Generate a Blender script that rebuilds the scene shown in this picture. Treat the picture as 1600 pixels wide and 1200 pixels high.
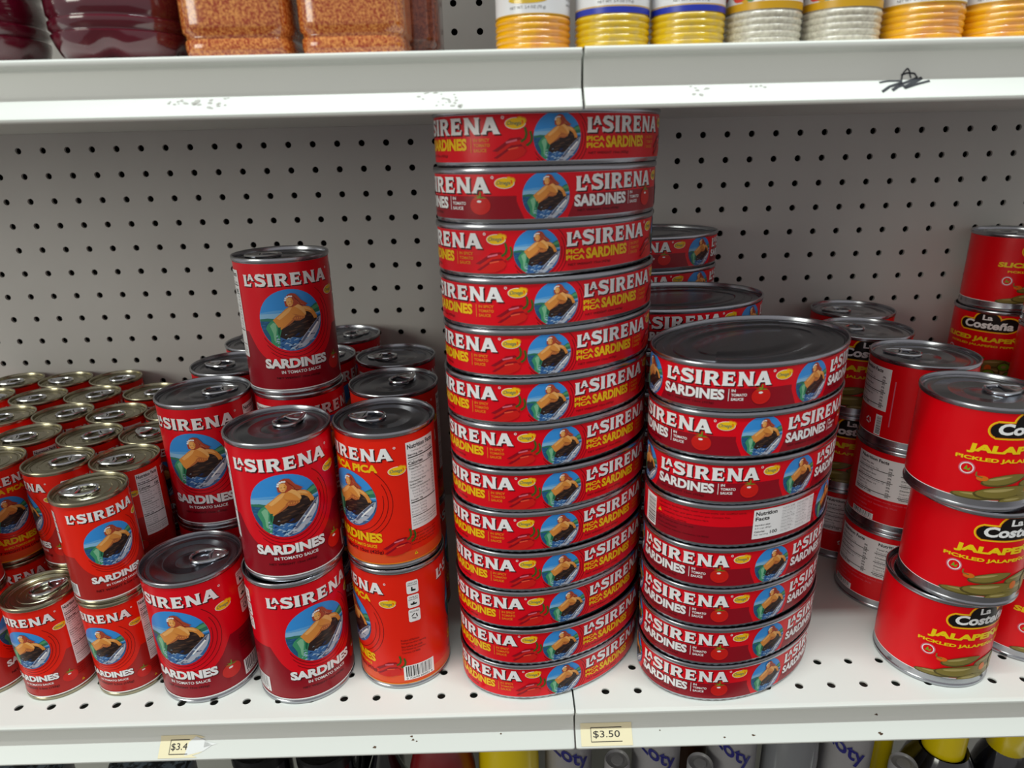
import bpy, bmesh, math, random
import numpy as np
from mathutils import Vector, Matrix, geometry

# ------------------------------------------------------------------ scene reset
for o in list(bpy.data.objects): bpy.data.objects.remove(o)
S = 0.001                      # the script works in millimetres
PI = math.pi
rnd = random.Random(4)
scene = bpy.context.scene
C = bpy.data.collections.new('store'); scene.collection.children.link(C)

# ------------------------------------------------------------------ camera
cam_d = bpy.data.cameras.new('camera'); cam = bpy.data.objects.new('camera', cam_d); C.objects.link(cam)
cam_d.sensor_fit = 'HORIZONTAL'; cam_d.sensor_width = 36; cam_d.lens = 36*1067.6/1600
cam_d.clip_start = 0.01; cam_d.clip_end = 30
cam.location = (6.7*S, -405.7*S, 406.1*S)
cam.rotation_euler = (1.23495, 0.02252, -0.0134)
cam_d.dof.use_dof = True; cam_d.dof.focus_distance = 0.56; cam_d.dof.aperture_fstop = 7.5
scene.camera = cam

# ------------------------------------------------------------------ world, lamps, exposure
w = bpy.data.worlds.new('store_air'); scene.world = w; w.use_nodes = True
w.node_tree.nodes['Background'].inputs[0].default_value = (1.0, 0.97, 0.985, 1)
w.node_tree.nodes['Background'].inputs[1].default_value = 0.38
def area(name, loc, aim, sx, sy, power, col):
    d = bpy.data.lights.new(name, 'AREA'); d.shape = 'RECTANGLE'; d.size = sx; d.size_y = sy; d.energy = power; d.color = col
    o = bpy.data.objects.new(name, d); C.objects.link(o); o.location = loc
    o.rotation_euler = (Vector(aim)-Vector(loc)).to_track_quat('-Z', 'Y').to_euler()
    return o
tube = area('ceiling_tube_light', (0.1, -0.575, 2.6), (0.1, -0.30, 0), 2.8, 0.07, 60, (0.905, 1.0, 0.985))
tube.rotation_euler = (math.radians(8), 0, 0)
area('left_front_fill', (-2.6, -2.3, 1.05), (-0.3, 0.3, 0.2), 1.4, 1.2, 32, (0.99, 1.0, 0.88))  # fill light added from the left front to brighten the left pegboard
scene.view_settings.view_transform = 'Standard'; scene.view_settings.look = 'None'
scene.view_settings.gamma = 1; scene.view_settings.exposure = 0.0
scene.view_settings.use_curve_mapping = False

# ------------------------------------------------------------------ materials
def lin(c): return tuple(((v/255)/12.92 if v/255 <= .04045 else ((v/255+.055)/1.055)**2.4) for v in c)
MATS = {}
def mat(name, rgb, rough=.5, metal=0., spec=.5, coat=0., bump=None, noise=None, trans=0., alpha=None):
    m = bpy.data.materials.new(name); m.use_nodes = True; nt = m.node_tree; b = nt.nodes['Principled BSDF']
    c = lin(rgb)+(1,)
    b.inputs['Base Color'].default_value = c; b.inputs['Roughness'].default_value = rough
    b.inputs['Metallic'].default_value = metal; b.inputs['Specular IOR Level'].default_value = spec
    b.inputs['Coat Weight'].default_value = coat; b.inputs['Coat Roughness'].default_value = .12
    b.inputs['Transmission Weight'].default_value = trans
    tc = None
    if bump or noise:
        tc = nt.nodes.new('ShaderNodeTexCoord')
    if bump:                                   # (scale, strength, distance in m)
        n = nt.nodes.new('ShaderNodeTexNoise'); n.inputs['Scale'].default_value = bump[0]; n.inputs['Detail'].default_value = 3
        bp = nt.nodes.new('ShaderNodeBump'); bp.inputs['Strength'].default_value = bump[1]; bp.inputs['Distance'].default_value = bump[2]
        nt.links.new(tc.outputs['Object'], n.inputs['Vector']); nt.links.new(n.outputs['Fac'], bp.inputs['Height']); nt.links.new(bp.outputs[0], b.inputs['Normal'])
        if coat: nt.links.new(bp.outputs[0], b.inputs['Coat Normal'])
    if noise:                                  # (scale, second colour, low, high)
        n = nt.nodes.new('ShaderNodeTexNoise'); n.inputs['Scale'].default_value = noise[0]; n.inputs['Detail'].default_value = 5
        r = nt.nodes.new('ShaderNodeValToRGB'); r.color_ramp.elements[0].position = noise[2]; r.color_ramp.elements[1].position = noise[3]
        r.color_ramp.elements[0].color = c; r.color_ramp.elements[1].color = lin(noise[1])+(1,)
        nt.links.new(tc.outputs['Object'], n.inputs['Vector']); nt.links.new(n.outputs['Fac'], r.inputs[0]); nt.links.new(r.outputs[0], b.inputs['Base Color'])
    MATS[name] = m; return m
LB = (55, .22, .0015)
def lab(name, rgb): return mat(name, rgb, rough=.30, spec=.32, bump=LB)
lab('red', (232, 0, 26)); lab('orange_red', (240, 34, 12)); lab('dark_red', (150, 6, 28)); lab('brick_red', (178, 34, 30)); lab('deep_red', (112, 8, 22))
lab('orange', (235, 84, 38)); lab('white', (248, 247, 247)); lab('shadow', (52, 6, 12)); lab('yellow', (250, 200, 20)); lab('amber', (240, 140, 30))
lab('black', (22, 16, 16)); lab('ink', (60, 14, 16)); lab('sky', (58, 148, 226)); lab('sky_pale', (140, 190, 226)); lab('sea', (34, 92, 130)); lab('hill', (50, 120, 96))
lab('sky_light', (96, 168, 228)); lab('hill_light', (90, 160, 110)); lab('sea_dark', (20, 46, 96)); lab('rock_dark', (28, 20, 20)); lab('tail_dark', (30, 96, 70)); lab('hair_dark', (136, 40, 26)); lab('foam', (60, 110, 170)); lab('foam_pale', (170, 200, 225)); lab('rock', (48, 34, 32)); lab('rock_light', (84, 58, 44)); lab('skin', (226, 146, 66)); lab('skin_dark', (186, 104, 56)); lab('skin_light', (244, 180, 104))
lab('hair', (176, 70, 44)); lab('hair_light', (205, 120, 84)); lab('tail', (64, 150, 108)); lab('tail_light', (130, 190, 150)); lab('fish', (186, 190, 204)); lab('fish_dark', (96, 104, 130))
lab('teal', (24, 110, 110)); lab('tomato', (214, 28, 22)); lab('tomato_light', (240, 90, 60)); lab('leaf', (120, 150, 40)); lab('leaf_dark', (60, 96, 30)); lab('grey_text', (120, 116, 122))
lab('jal_red', (236, 0, 18)); lab('jal_yellow', (250, 214, 20)); lab('pickle', (132, 118, 56)); lab('pickle_dark', (88, 78, 36)); lab('pickle_light', (176, 160, 100)); lab('carrot', (226, 112, 30)); lab('pink', (226, 110, 130)); lab('green', (110, 180, 40)); lab('glow', (232, 92, 48))
mat('tin', (176, 178, 184), rough=.24, metal=1, bump=(30, .25, .0008))
mat('tin_dark', (132, 134, 142), rough=.27, metal=1, bump=(26, .25, .0008))
mat('tin_gold', (168, 162, 138), rough=.26, metal=1, bump=(30, .25, .0008))
mat('tab_metal', (206, 208, 212), rough=.18, metal=1)
mat('enamel', (226, 228, 222), rough=.42, spec=.5, bump=(40, .1, .0006))
mat('enamel_scuffed', (226, 228, 222), rough=.42, noise=(36, (206, 206, 200), .60, .74))
mat('board', (203, 200, 196), rough=.6, noise=(5, (197, 194, 190), .4, .6))
mat('board_back', (10, 9, 9), rough=.9)
mat('chip', (188, 186, 180), rough=.8); mat('rust', (92, 70, 52), rough=.8); mat('marker', (26, 28, 40), rough=.5)
mat('sticker', (240, 228, 190), rough=.6); mat('paper', (232, 232, 230), rough=.7); mat('print', (40, 38, 40), rough=.7)
mat('floor_tile', (112, 106, 100), rough=.4, noise=(3, (92, 88, 84), .4, .6))

# ------------------------------------------------------------------ object helpers
def link(name, me, parent=None, loc=(0, 0, 0), rz=0):
    o = bpy.data.objects.new(name, me); C.objects.link(o); o.location = [v*S for v in loc]; o.rotation_euler = (0, 0, rz)
    if parent: o.parent = parent
    return o
def tag(o, label, cat, group=None, kind=None):
    if label: o['label'] = label
    if cat: o['category'] = cat
    if group: o['group'] = group
    if kind: o['kind'] = kind
    return o
def empty(name, loc, label, cat, group=None, rz=0):
    o = link(name, None, None, loc, rz); o.empty_display_size = .01
    return tag(o, label, cat, group)
class MB:                                             # collects polygons of one mesh, in mm
    def __init__(s): s.v = []; s.f = []; s.m = []; s.mats = []
    def mi(s, m):
        if m not in s.mats: s.mats.append(m)
        return s.mats.index(m)
    def face(s, pts, m):
        b = len(s.v); s.v += [tuple(p) for p in pts]; s.f.append(tuple(range(b, b+len(pts)))); s.m.append(s.mi(m))
    def grid(s, rows, m, closed=True):                # rows of rings
        b = len(s.v); n = len(rows[0]); k = s.mi(m)
        for r in rows: s.v += [tuple(p) for p in r]
        for i in range(len(rows)-1):
            for j in range(n if closed else n-1):
                j2 = (j+1) % n
                s.f.append((b+i*n+j, b+i*n+j2, b+(i+1)*n+j2, b+(i+1)*n+j)); s.m.append(k)
        return b
    def cap(s, ring, m):
        b = len(s.v); s.v += [tuple(p) for p in ring]; s.f.append(tuple(range(b, b+len(ring)))); s.m.append(s.mi(m))
    def box(s, x0, x1, y0, y1, z0, z1, m):
        P = [(x, y, z) for z in (z0, z1) for y in (y0, y1) for x in (x0, x1)]
        for f in ((0, 2, 3, 1), (4, 5, 7, 6), (0, 1, 5, 4), (2, 6, 7, 3), (0, 4, 6, 2), (1, 3, 7, 5)): s.face([P[i] for i in f], m)
    def tube(s, path, r, m, closed=False, n=8):
        P = [Vector(p) for p in path]; rows = []; N = len(P)
        for i, p in enumerate(P):
            a = P[(i-1) % N] if (closed or i) else P[i]; c = P[(i+1) % N] if (closed or i < N-1) else P[i]
            t = (c-a).normalized(); up = Vector((0, 0, 1)) if abs(t.z) < .9 else Vector((1, 0, 0))
            sd = t.cross(up).normalized(); u2 = sd.cross(t)
            rows.append([p+sd*(r*math.cos(q))+u2*(r*math.sin(q)) for q in [2*PI*k/n for k in range(n)]])
        if closed: rows.append(rows[0])
        s.grid(rows, m)
        if not closed: s.cap(rows[0][::-1], m); s.cap(rows[-1], m)
    def mesh(s, name, smooth=True, angle=35):
        me = bpy.data.meshes.new(name); me.from_pydata([(x*S, y*S, z*S) for x, y, z in s.v], [], s.f)
        for m in s.mats: me.materials.append(MATS[m])
        me.polygons.foreach_set('material_index', s.m)
        bm = bmesh.new(); bm.from_mesh(me); bmesh.ops.remove_doubles(bm, verts=bm.verts, dist=1e-6)
        bmesh.ops.recalc_face_normals(bm, faces=bm.faces); bm.to_mesh(me); bm.free()
        me.polygons.foreach_set('use_smooth', [smooth]*len(me.polygons))
        if smooth: me.set_sharp_from_angle(angle=math.radians(angle))
        return me

# ------------------------------------------------------------------ outlines of the cans: round and oval
class Outline:
    def __init__(s, a, b, n):
        s.a, s.b, s.n = a, b, n
        t = np.linspace(0, 2*PI, 4001)-PI/2; x = a*np.cos(t); y = b*np.sin(t)
        q = np.concatenate([[0], np.cumsum(np.hypot(np.diff(x), np.diff(y)))]); s.L = q[-1]; s.q, s.t = q, t
    def at(s, u):                                     # arc length -> point and outward normal; u=0 faces -y
        t = np.interp(np.mod(u, s.L), s.q, s.t); x = s.a*np.cos(t); y = s.b*np.sin(t)
        nx = np.cos(t)*s.b; ny = np.sin(t)*s.a; l = np.hypot(nx, ny)
        return x, y, nx/l, ny/l
    def ring(s, d, z, wob=0):
        x, y, nx, ny = s.at(np.arange(s.n)*s.L/s.n)
        dd = d+wob*np.where(np.arange(s.n) % 2, 1, -1)
        return [(float(X), float(Y), z) for X, Y in zip(x+nx*dd, y+ny*dd)]
    def scaled(s, k, z):
        x, y, nx, ny = s.at(np.arange(s.n)*s.L/s.n)
        return [(float(X*k), float(Y*k), z) for X, Y in zip(x, y)]
RT = Outline(36.6, 36.6, 96); RS = Outline(25.35, 25.35, 80); RJ = Outline(40.4, 40.4, 96); OV = Outline(80.2, 55.7, 144)

# ------------------------------------------------------------------ flat label art, wrapped afterwards
def txt_tris(s, bold=.03, cache={}):
    k = (s, bold)
    if k not in cache:
        cu = bpy.data.curves.new('t', 'FONT'); cu.body = s; cu.size = 1; cu.offset = bold; cu.resolution_u = 3; cu.fill_mode = 'FRONT'
        ob = bpy.data.objects.new('t', cu); me = bpy.data.meshes.new_from_object(ob)
        me.calc_loop_triangles()
        v = [(p.co.x, p.co.y) for p in me.vertices]; T = [tuple(v[i] for i in t.vertices) for t in me.loop_triangles]
        bpy.data.objects.remove(ob); bpy.data.meshes.remove(me); bpy.data.curves.remove(cu)
        X = [p[0] for t in T for p in t]; Y = [p[1] for t in T for p in t]
        cache[k] = (T, (min(X), max(X), min(Y), max(Y)))
    return cache[k]
def clip(poly, ax, val, keep_gt):
    out = []; n = len(poly)
    for i in range(n):
        a, b = poly[i], poly[(i+1) % n]; da = a[ax]-val; db = b[ax]-val
        if not keep_gt: da, db = -da, -db
        if da >= 0: out.append(a)
        if (da > 0 and db < 0) or (da < 0 and db > 0):
            t = da/(da-db); out.append((a[0]+(b[0]-a[0])*t, a[1]+(b[1]-a[1])*t))
    return out
class Art:
    def __init__(s, lo, hi): s.p = []; s.k = 0; s.lo, s.hi = lo, hi
    def add(s, poly, m, ly):                          # convex polygon
        if len(poly) < 3: return
        ar = sum(poly[i][0]*poly[(i+1) % len(poly)][1]-poly[(i+1) % len(poly)][0]*poly[i][1] for i in range(len(poly)))
        if abs(ar) < 1e-7: return
        if ar < 0: poly = poly[::-1]
        vs = [q[1] for q in poly]
        if min(vs) < s.lo: poly = clip(poly, 1, s.lo, True)
        if len(poly) > 2 and max(vs) > s.hi: poly = clip(poly, 1, s.hi, False)
        if len(poly) > 2: s.k = (s.k+1) % 9; s.p.append((poly, m, ly+s.k*.07))   # tiny steps keep overlapping ink from being coplanar
    def poly(s, pts, m, ly):                          # any simple polygon
        T = geometry.tessellate_polygon([[Vector((a, b, 0)) for a, b in pts]])
        for t in T: s.add([tuple(pts[i]) for i in t], m, ly)
    def rect(s, u0, u1, v0, v1, m, ly): s.add([(u0, v0), (u1, v0), (u1, v1), (u0, v1)], m, ly)
    def ell(s, u, v, a, b, m, ly, n=28): s.add([(u+a*math.cos(2*PI*i/n), v+b*math.sin(2*PI*i/n)) for i in range(n)], m, ly)
    def arc(s, u, v, a, b, t0, t1, w, m, ly, n=20):
        for i in range(n):
            q0 = math.radians(t0+(t1-t0)*i/n); q1 = math.radians(t0+(t1-t0)*(i+1)/n)
            s.add([(u+a*math.cos(q0), v+b*math.sin(q0)), (u+a*math.cos(q1), v+b*math.sin(q1)), (u+(a+w)*math.cos(q1), v+(b+w)*math.sin(q1)), (u+(a+w)*math.cos(q0), v+(b+w)*math.sin(q0))], m, ly)
    def text(s, st, u, v, w, h, m, ly, bold=.03, shear=0, arch=0):   # centred, fitted to w x h
        T, (x0, x1, y0, y1) = txt_tris(st, bold); sy = h/(y1-y0); sx = sy if w is None else w/(x1-x0)
        cx, cy = (x0+x1)/2, (y0+y1)/2
        for t in T:
            q = []
            for x, y in t:
                X = (x-cx)*sx+(y-cy)*sy*shear; q.append((u+X, v+(y-cy)*sy+arch*(1-(2*X/(w or 1))**2)))
            s.add(q, m, ly)
    def stroke(s, pts, w, m, ly):
        for (a, b), (c, d) in zip(pts[:-1], pts[1:]):
            L = math.hypot(c-a, d-b) or 1; nx, ny = -(d-b)/L*w/2, (c-a)/L*w/2
            s.add([(a+nx, b+ny), (c+nx, d+ny), (c-nx, d-ny), (a-nx, b-ny)], m, ly)
    def wrap(s, name, ol, shift=0, d0=.25):
        step = ol.L/ol.n; V = []; N = []; F = []; M = []; mats = []; key = {}
        def emit(poly, m, ly):
            if m not in mats: mats.append(m)
            idx = []
            for u, v in poly:
                k = (round(u, 3), round(v, 3), m, ly)
                if k not in key: key[k] = len(V); V.append((u, v, ly)); 
                i = key[k]
                if not idx or idx[-1] != i: idx.append(i)
            if len(idx) > 1 and idx[0] == idx[-1]: idx.pop()
            if len(set(idx)) > 2 and len(set(idx)) == len(idx): F.append(idx); M.append(mats.index(m))
        for poly, m, ly in s.p:
            us = [q[0] for q in poly]; k0 = math.floor(min(us)/step+1e-6); k1 = math.ceil(max(us)/step-1e-6)
            for k in range(k0, k1):
                q = poly
                if k > k0: q = clip(q, 0, k*step, True)
                if len(q) > 2 and k < k1-1: q = clip(q, 0, (k+1)*step, False)
                if len(q) > 2: emit(q, m, ly)
        A = np.array(V); u = A[:, 0]+shift*step
        k = np.floor(u/step+1e-4); f = u/step-k
        x0, y0, nx0, ny0 = ol.at(k*step); x1, y1, nx1, ny1 = ol.at((k+1)*step)
        d = d0+A[:, 2]*.04
        X = (x0+nx0*d)*(1-f)+(x1+nx1*d)*f; Y = (y0+ny0*d)*(1-f)+(y1+ny1*d)*f
        _, _, nx, ny = ol.at(u)
        me = bpy.data.meshes.new(name); me.from_pydata((np.stack([X, Y, A[:, 1]], 1)*S).tolist(), [], F)
        for m in mats: me.materials.append(MATS[m])
        me.polygons.foreach_set('material_index', M); me.polygons.foreach_set('use_smooth', [True]*len(F))
        me.normals_split_custom_set_from_vertices([(float(a), float(b), 0.0) for a, b in zip(nx, ny)])
        return me

# slab letters for the wordmark, unit height, made of strokes with flared ends
def letter(ch):
    P = []
    def q(*p): P.append(list(p))
    def stem(x0, x1):
        q((x0, 0), (x1, 0), (x1, 1), (x0, 1)); q((x0-.06, 0), (x1+.06, 0), (x1, .14), (x0, .14)); q((x0, .86), (x1, .86), (x1+.06, 1), (x0-.06, 1))
    def curve(pts, ws):
        for i in range(len(pts)-1):
            (a, b), (c, d) = pts[i], pts[i+1]
            def nrm(j):
                x0, y0 = pts[max(j-1, 0)]; x1, y1 = pts[min(j+1, len(pts)-1)]; L = math.hypot(x1-x0, y1-y0); return -(y1-y0)/L, (x1-x0)/L
            n0, n1 = nrm(i), nrm(i+1); w0, w1 = ws[i]/2, ws[i+1]/2
            q((a+n0[0]*w0, b+n0[1]*w0), (c+n1[0]*w1, d+n1[1]*w1), (c-n1[0]*w1, d-n1[1]*w1), (a-n0[0]*w0, b-n0[1]*w0))
    if ch == 'I': stem(.08, .39); return P, .47
    if ch == 'L':
        stem(.08, .37); q((.08, 0), (.78, 0), (.80, .19), (.08, .19)); q((.66, .12), (.80, .17), (.86, .34), (.72, .3)); return P, .86
    if ch == 'E':
        stem(.08, .38)
        for y0, y1, x in ((0, .19, .80), (.81, 1, .78), (.41, .60, .66)): q((.3, y0), (x, y0), (x, y1), (.3, y1))
        q((.72, .1), (.80, .1), (.86, .32), (.76, .3)); q((.70, .9), (.78, .9), (.82, .70), (.72, .72)); q((.60, .34), (.68, .32), (.68, .68), (.60, .66)); return P, .90
    if ch == 'N':
        stem(.08, .30); stem(.75, .97); q((.02, 1), (.32, 1), (.97, 0), (.67, 0)); return P, 1.04
    if ch == 'A':
        q((.36, 1), (.68, 1), (.26, 0), (.02, 0)); q((.36, 1), (.68, 1), (1.08, 0), (.72, 0)); q((.24, .22), (.84, .22), (.80, .36), (.28, .36))
        q((-.04, 0), (.32, 0), (.28, .12), (.03, .12)); q((.68, 0), (1.12, 0), (1.04, .12), (.74, .12)); return P, 1.08
    if ch == 'R':
        stem(.08, .38); curve([(.3, .905), (.58, .91), (.72, .84), (.76, .70), (.70, .56), (.56, .49), (.3, .49)], [.19, .19, .26, .30, .26, .19, .19])
        q((.42, .5), (.66, .5), (1.0, 0), (.70, 0)); q((.66, 0), (1.06, 0), (.94, .11), (.68, .11)); return P, 1.02
    if ch == 'S':
        curve([(.80, .74), (.68, .86), (.46, .92), (.24, .86), (.19, .72), (.28, .60), (.50, .52), (.70, .43), (.76, .28), (.68, .13), (.44, .08), (.20, .13), (.08, .27)], [.12, .19, .20, .25, .29, .27, .27, .28, .29, .25, .20, .19, .12])
        q((.74, 1), (.84, 1), (.86, .68), (.76, .70)); q((.04, 0), (.13, 0), (.12, .30), (.02, .34)); return P, .88
def wordmark(A, uc, v0, W, H, ly, arch=0):
    # tall L, small raised A, then SIRENA, with a dark drop shadow
    seq = []; x = 0
    P, w_ = letter('L'); seq.append((P, x, 0, .92)); xa = .44
    P, w_ = letter('A'); seq.append((P, xa, .46, .54)); x = 1.06
    for ch in 'SIRENA':
        P, w_ = letter(ch); seq.append((P, x, .02, 1)); x += w_+.07
    tot = x-.03
    for dx, dy, m, l in ((H*.09, -H*.09, 'shadow', ly), (0, 0, 'white', ly+1)):
        for P, ox, oy, sc in seq:
            for poly in P:
                q = []
                for a, b in poly:
                    U = (ox+a*sc)/tot*W-W/2; q.append((uc+U+dx, v0+(oy+b*sc)*H+dy+arch*(1-(2*U/W)**2)))
                A.poly(q, m, l) if len(q) > 4 else A.add(q, m, l)
    A.arc(uc+W/2+H*.14, v0+H*.98+arch*.1, H*.05, H*.05, 0, 360, H*.045, 'white', ly+1, 10)
def emblem(A, u, v, r, ly):
    # round picture: sky, sea and hill, a mermaid with a green tail resting on a rock, a silver fish
    n = 40; ctr = lambda pts: [(u+a*r, v+b*r) for a, b in pts]
    def inside(pts):                                   # clip to the circle
        q = [tuple(p) for p in pts]; out = []
        T = geometry.tessellate_polygon([[Vector((a, b, 0)) for a, b in q]])
        for t in T:
            poly = [q[i] for i in t]
            ar = sum(poly[i][0]*poly[(i+1) % 3][1]-poly[(i+1) % 3][0]*poly[i][1] for i in range(3))
            if abs(ar) < 1e-9: continue
            if max(math.hypot(*p) for p in poly) > .985:
                for i in range(n):
                    t0 = 2*PI*i/n; nx, ny = math.cos(t0), math.sin(t0); o2 = []
                    for j in range(len(poly)):
                        a, b = poly[j], poly[(j+1) % len(poly)]; da = .99-(a[0]*nx+a[1]*ny); db = .99-(b[0]*nx+b[1]*ny)
                        if da >= 0: o2.append(a)
                        if (da > 0 and db < 0) or (da < 0 and db > 0):
                            k = da/(da-db); o2.append((a[0]+(b[0]-a[0])*k, a[1]+(b[1]-a[1])*k))
                    poly = o2
                    if len(poly) < 3: break
            if len(poly) > 2: out.append(poly)
        return out
    def P(pts, m, l):
        for q in inside(pts): A.add(ctr(q), m, ly+l)
    r2 = random.Random(7)
    A.ell(u, v, r, r, 'sky', ly, n)
    P([(-1, .0), (1, .1), (1, .30), (.3, .30), (-1, .22)], 'sky_pale', 1); P([(-1, .26), (-.5, .34), (.4, .36), (-.2, .29), (-1, .22)], 'sky_light', 1)
    P([(-1, .03), (1, .04), (1, -1), (-1, -1)], 'sea', 2)
    P([(-1, .06), (-.72, .10), (-.4, .07), (-.4, .0), (-1, -.0)], 'hill', 3); P([(.42, .22), (.62, .33), (.78, .42), (1, .5), (1, .16), (.5, .1)], 'hill', 3); P([(.6, .3), (.8, .38), (1, .42), (1, .3), (.7, .24)], 'hill_light', 4)
    for i in range(14):
        a = r2.uniform(-.98, -.6) if i % 2 else r2.uniform(.6, .95); b = r2.uniform(-.3, 0); P([(a, b), (a+.13, b+.012), (a+.13, b+.03), (a, b+.02)], 'foam', 3)
    P([(-.66, -.5), (-.3, -.46), (.0, -.42), (.4, -.40), (.8, -.3), (.95, -.5), (.9, -1), (-.7, -1)], 'foam', 3)
    for i in range(46):
        a = r2.uniform(-.62, .62); b = r2.uniform(-.97, -.46); k = r2.uniform(.6, 1.5); P([(a, b), (a+.05*k, b+.05*k), (a+.12*k, b+.02), (a+.06*k, b+.015)], 'foam_pale' if i % 3 else 'sea_dark', 7)
    P([(-.5, -.40), (-.34, -.2), (-.16, -.04), (.02, .12), (.2, .26), (.42, .31), (.58, .28), (.70, .16), (.84, .02), (.92, -.14), (.84, -.40), (.62, -.52), (.4, -.50), (.2, -.60), (-.04, -.54), (-.22, -.62), (-.4, -.52)], 'rock', 4)
    for i in range(26):
        a = r2.uniform(-.36, .62); b = -.5+r2.random()*(.62+.35*min(a, .3)); k = r2.uniform(.5, 1.3)
        P([(a, b), (a+.16*k, b+.05*k), (a+.22*k, b+.03*k), (a+.08*k, b-.02)], ('rock_light', 'rock_dark', 'rock_light')[i % 3], 5)
    P([(.98, .0), (.86, -.04), (.72, -.16), (.52, -.34), (.34, -.52), (.14, -.76), (-.06, -.90), (-.02, -.98), (.10, -.93), (.3, -.9), (.48, -.78), (.68, -.6), (.86, -.38), (.95, -.18)], 'fish', 6)
    P([(.94, -.02), (.80, -.10), (.56, -.32), (.36, -.54), (.16, -.78), (.24, -.78), (.44, -.58), (.66, -.36), (.86, -.16)], 'fish_dark', 7)
    P([(.84, -.14), (.60, -.38), (.40, -.60), (.44, -.62), (.64, -.42), (.86, -.2)], 'white', 8); A.ell(u+.85*r, v-.16*r, .022*r, .022*r, 'black', ly+9, 8)
    P([(.5, -.72), (.56, -.82), (.44, -.80)], 'fish_dark', 7)
    P([(-.82, -.24), (-.76, -.12), (-.66, -.02), (-.52, .05), (-.38, .02), (-.30, -.12), (-.34, -.3), (-.40, -.48), (-.42, -.66), (-.46, -.86), (-.6, -.82), (-.7, -.7), (-.70, -.5), (-.76, -.36)], 'tail', 7)
    P([(-.68, -.14), (-.56, -.04), (-.48, -.08), (-.48, -.26), (-.52, -.46), (-.54, -.7), (-.60, -.62), (-.60, -.4)], 'tail_light', 8)
    P([(-.42, -.1), (-.34, -.14), (-.38, -.34), (-.42, -.5), (-.46, -.4)], 'tail_dark', 8)
    P([(-.56, .04), (-.44, .14), (-.28, .26), (-.14, .38), (-.02, .45), (.18, .45), (.24, .34), (.20, .18), (.08, .06), (-.06, -.06), (-.2, -.18), (-.34, -.28), (-.42, -.2), (-.48, -.08)], 'skin', 8)
    P([(-.44, .10), (-.22, .28), (-.02, .42), (.08, .42), (-.06, .26), (-.24, .12), (-.36, .04)], 'skin_light', 9)
    P([(-.12, -.1), (.02, .02), (.16, .14), (.14, .04), (.0, -.08), (-.2, -.2), (-.32, -.26)], 'skin_dark', 9)
    P([(.02, .05), (.12, -.02), (.26, -.03), (.40, .03), (.44, .12), (.3, .18), (.14, .16)], 'skin_dark', 10)
    for i in range(5): P([(.08+.07*i, .03), (.13+.07*i, .05), (.11+.07*i, .10)], 'skin', 11)
    P([(.26, .42), (.42, .42), (.58, .38), (.70, .28), (.78, .14), (.84, .02), (.80, -.06), (.76, -.02), (.72, -.05), (.68, .06), (.64, .14), (.54, .22), (.40, .26), (.28, .3)], 'skin', 10)
    P([(.3, .40), (.46, .39), (.60, .33), (.68, .22), (.6, .24), (.44, .32), (.3, .34)], 'skin_light', 11)
    P([(-.02, .84), (.08, .87), (.2, .84), (.28, .74), (.34, .64), (.44, .56), (.56, .46), (.48, .46), (.52, .40), (.40, .44), (.34, .38), (.24, .42), (.1, .42), (-.02, .44), (-.13, .46), (-.15, .60), (-.12, .74)], 'hair', 12)
    for k in range(5): P([(.10+.035*k, .82-.05*k), (.2+.035*k, .70-.05*k), (.36+.03*k, .50-.02*k), (.18+.035*k, .66-.05*k)], 'hair_light' if k % 2 else 'hair_dark', 13)
    P([(-.09, .70), (-.02, .73), (.07, .72), (.12, .62), (.10, .52), (.04, .46), (-.04, .46), (-.09, .54)], 'skin_light', 14)
    P([(.04, .70), (.1, .66), (.11, .54), (.05, .50), (.06, .6)], 'skin', 15); P([(-.06, .60), (-.01, .61), (-.02, .59)], 'rock', 16); P([(.03, .61), (.07, .60), (.05, .585)], 'rock', 16); P([(-.03, .515), (.03, .52), (.0, .495)], 'red', 16)
    for a, b in ((-.1, .72), (-.05, .76), (.01, .775), (.07, .77), (-.12, .66)): A.ell(u+a*r, v+b*r, .036*r, .03*r, 'white', ly+15, 7)
    P([(.0, .34), (.06, .42), (.14, .46), (.22, .42), (.32, .30), (.45, .20), (.46, .13), (.38, .09), (.24, .11), (.1, .16), (.02, .24)], 'skin', 13)
    P([(.12, .44), (.24, .50), (.34, .44), (.44, .30), (.47, .17), (.42, .14), (.34, .26), (.22, .38)], 'skin_light', 14); P([(.02, .22), (.2, .13), (.4, .10), (.2, .16)], 'skin_dark', 14)
def rings(A, u, v, r, ly, w, m='shadow'):
    for k, (t0, t1) in enumerate(((-150, 10), (-140, 30), (-130, 50))):
        A.arc(u+r*.03*k, v-r*.02*k, r*(1.07+.10*k), r*(1.07+.10*k), t0, t1, w, m, ly, 22)
def omega(A, u, v, w, ly):
    A.ell(u, v, w*.5, w*.27, 'white', ly); A.ell(u, v, w*.47, w*.245, 'yellow', ly+1)
    A.ell(u+w*.22, v+w*.16, w*.18, w*.16, 'amber', ly); A.ell(u+w*.38, v+w*.12, w*.17, w*.16, 'amber', ly); A.ell(u+w*.22, v+w*.15, w*.14, w*.12, 'yellow', ly+1); A.ell(u+w*.37, v+w*.11, w*.13, w*.12, 'yellow', ly+1)
    A.text('Omega', u-w*.05, v-w*.01, w*.68, w*.25, 'teal', ly+2, .01, .3); A.text('3', u+w*.34, v+w*.05, w*.1, w*.17, 'orange_red', ly+2, .03)
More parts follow.
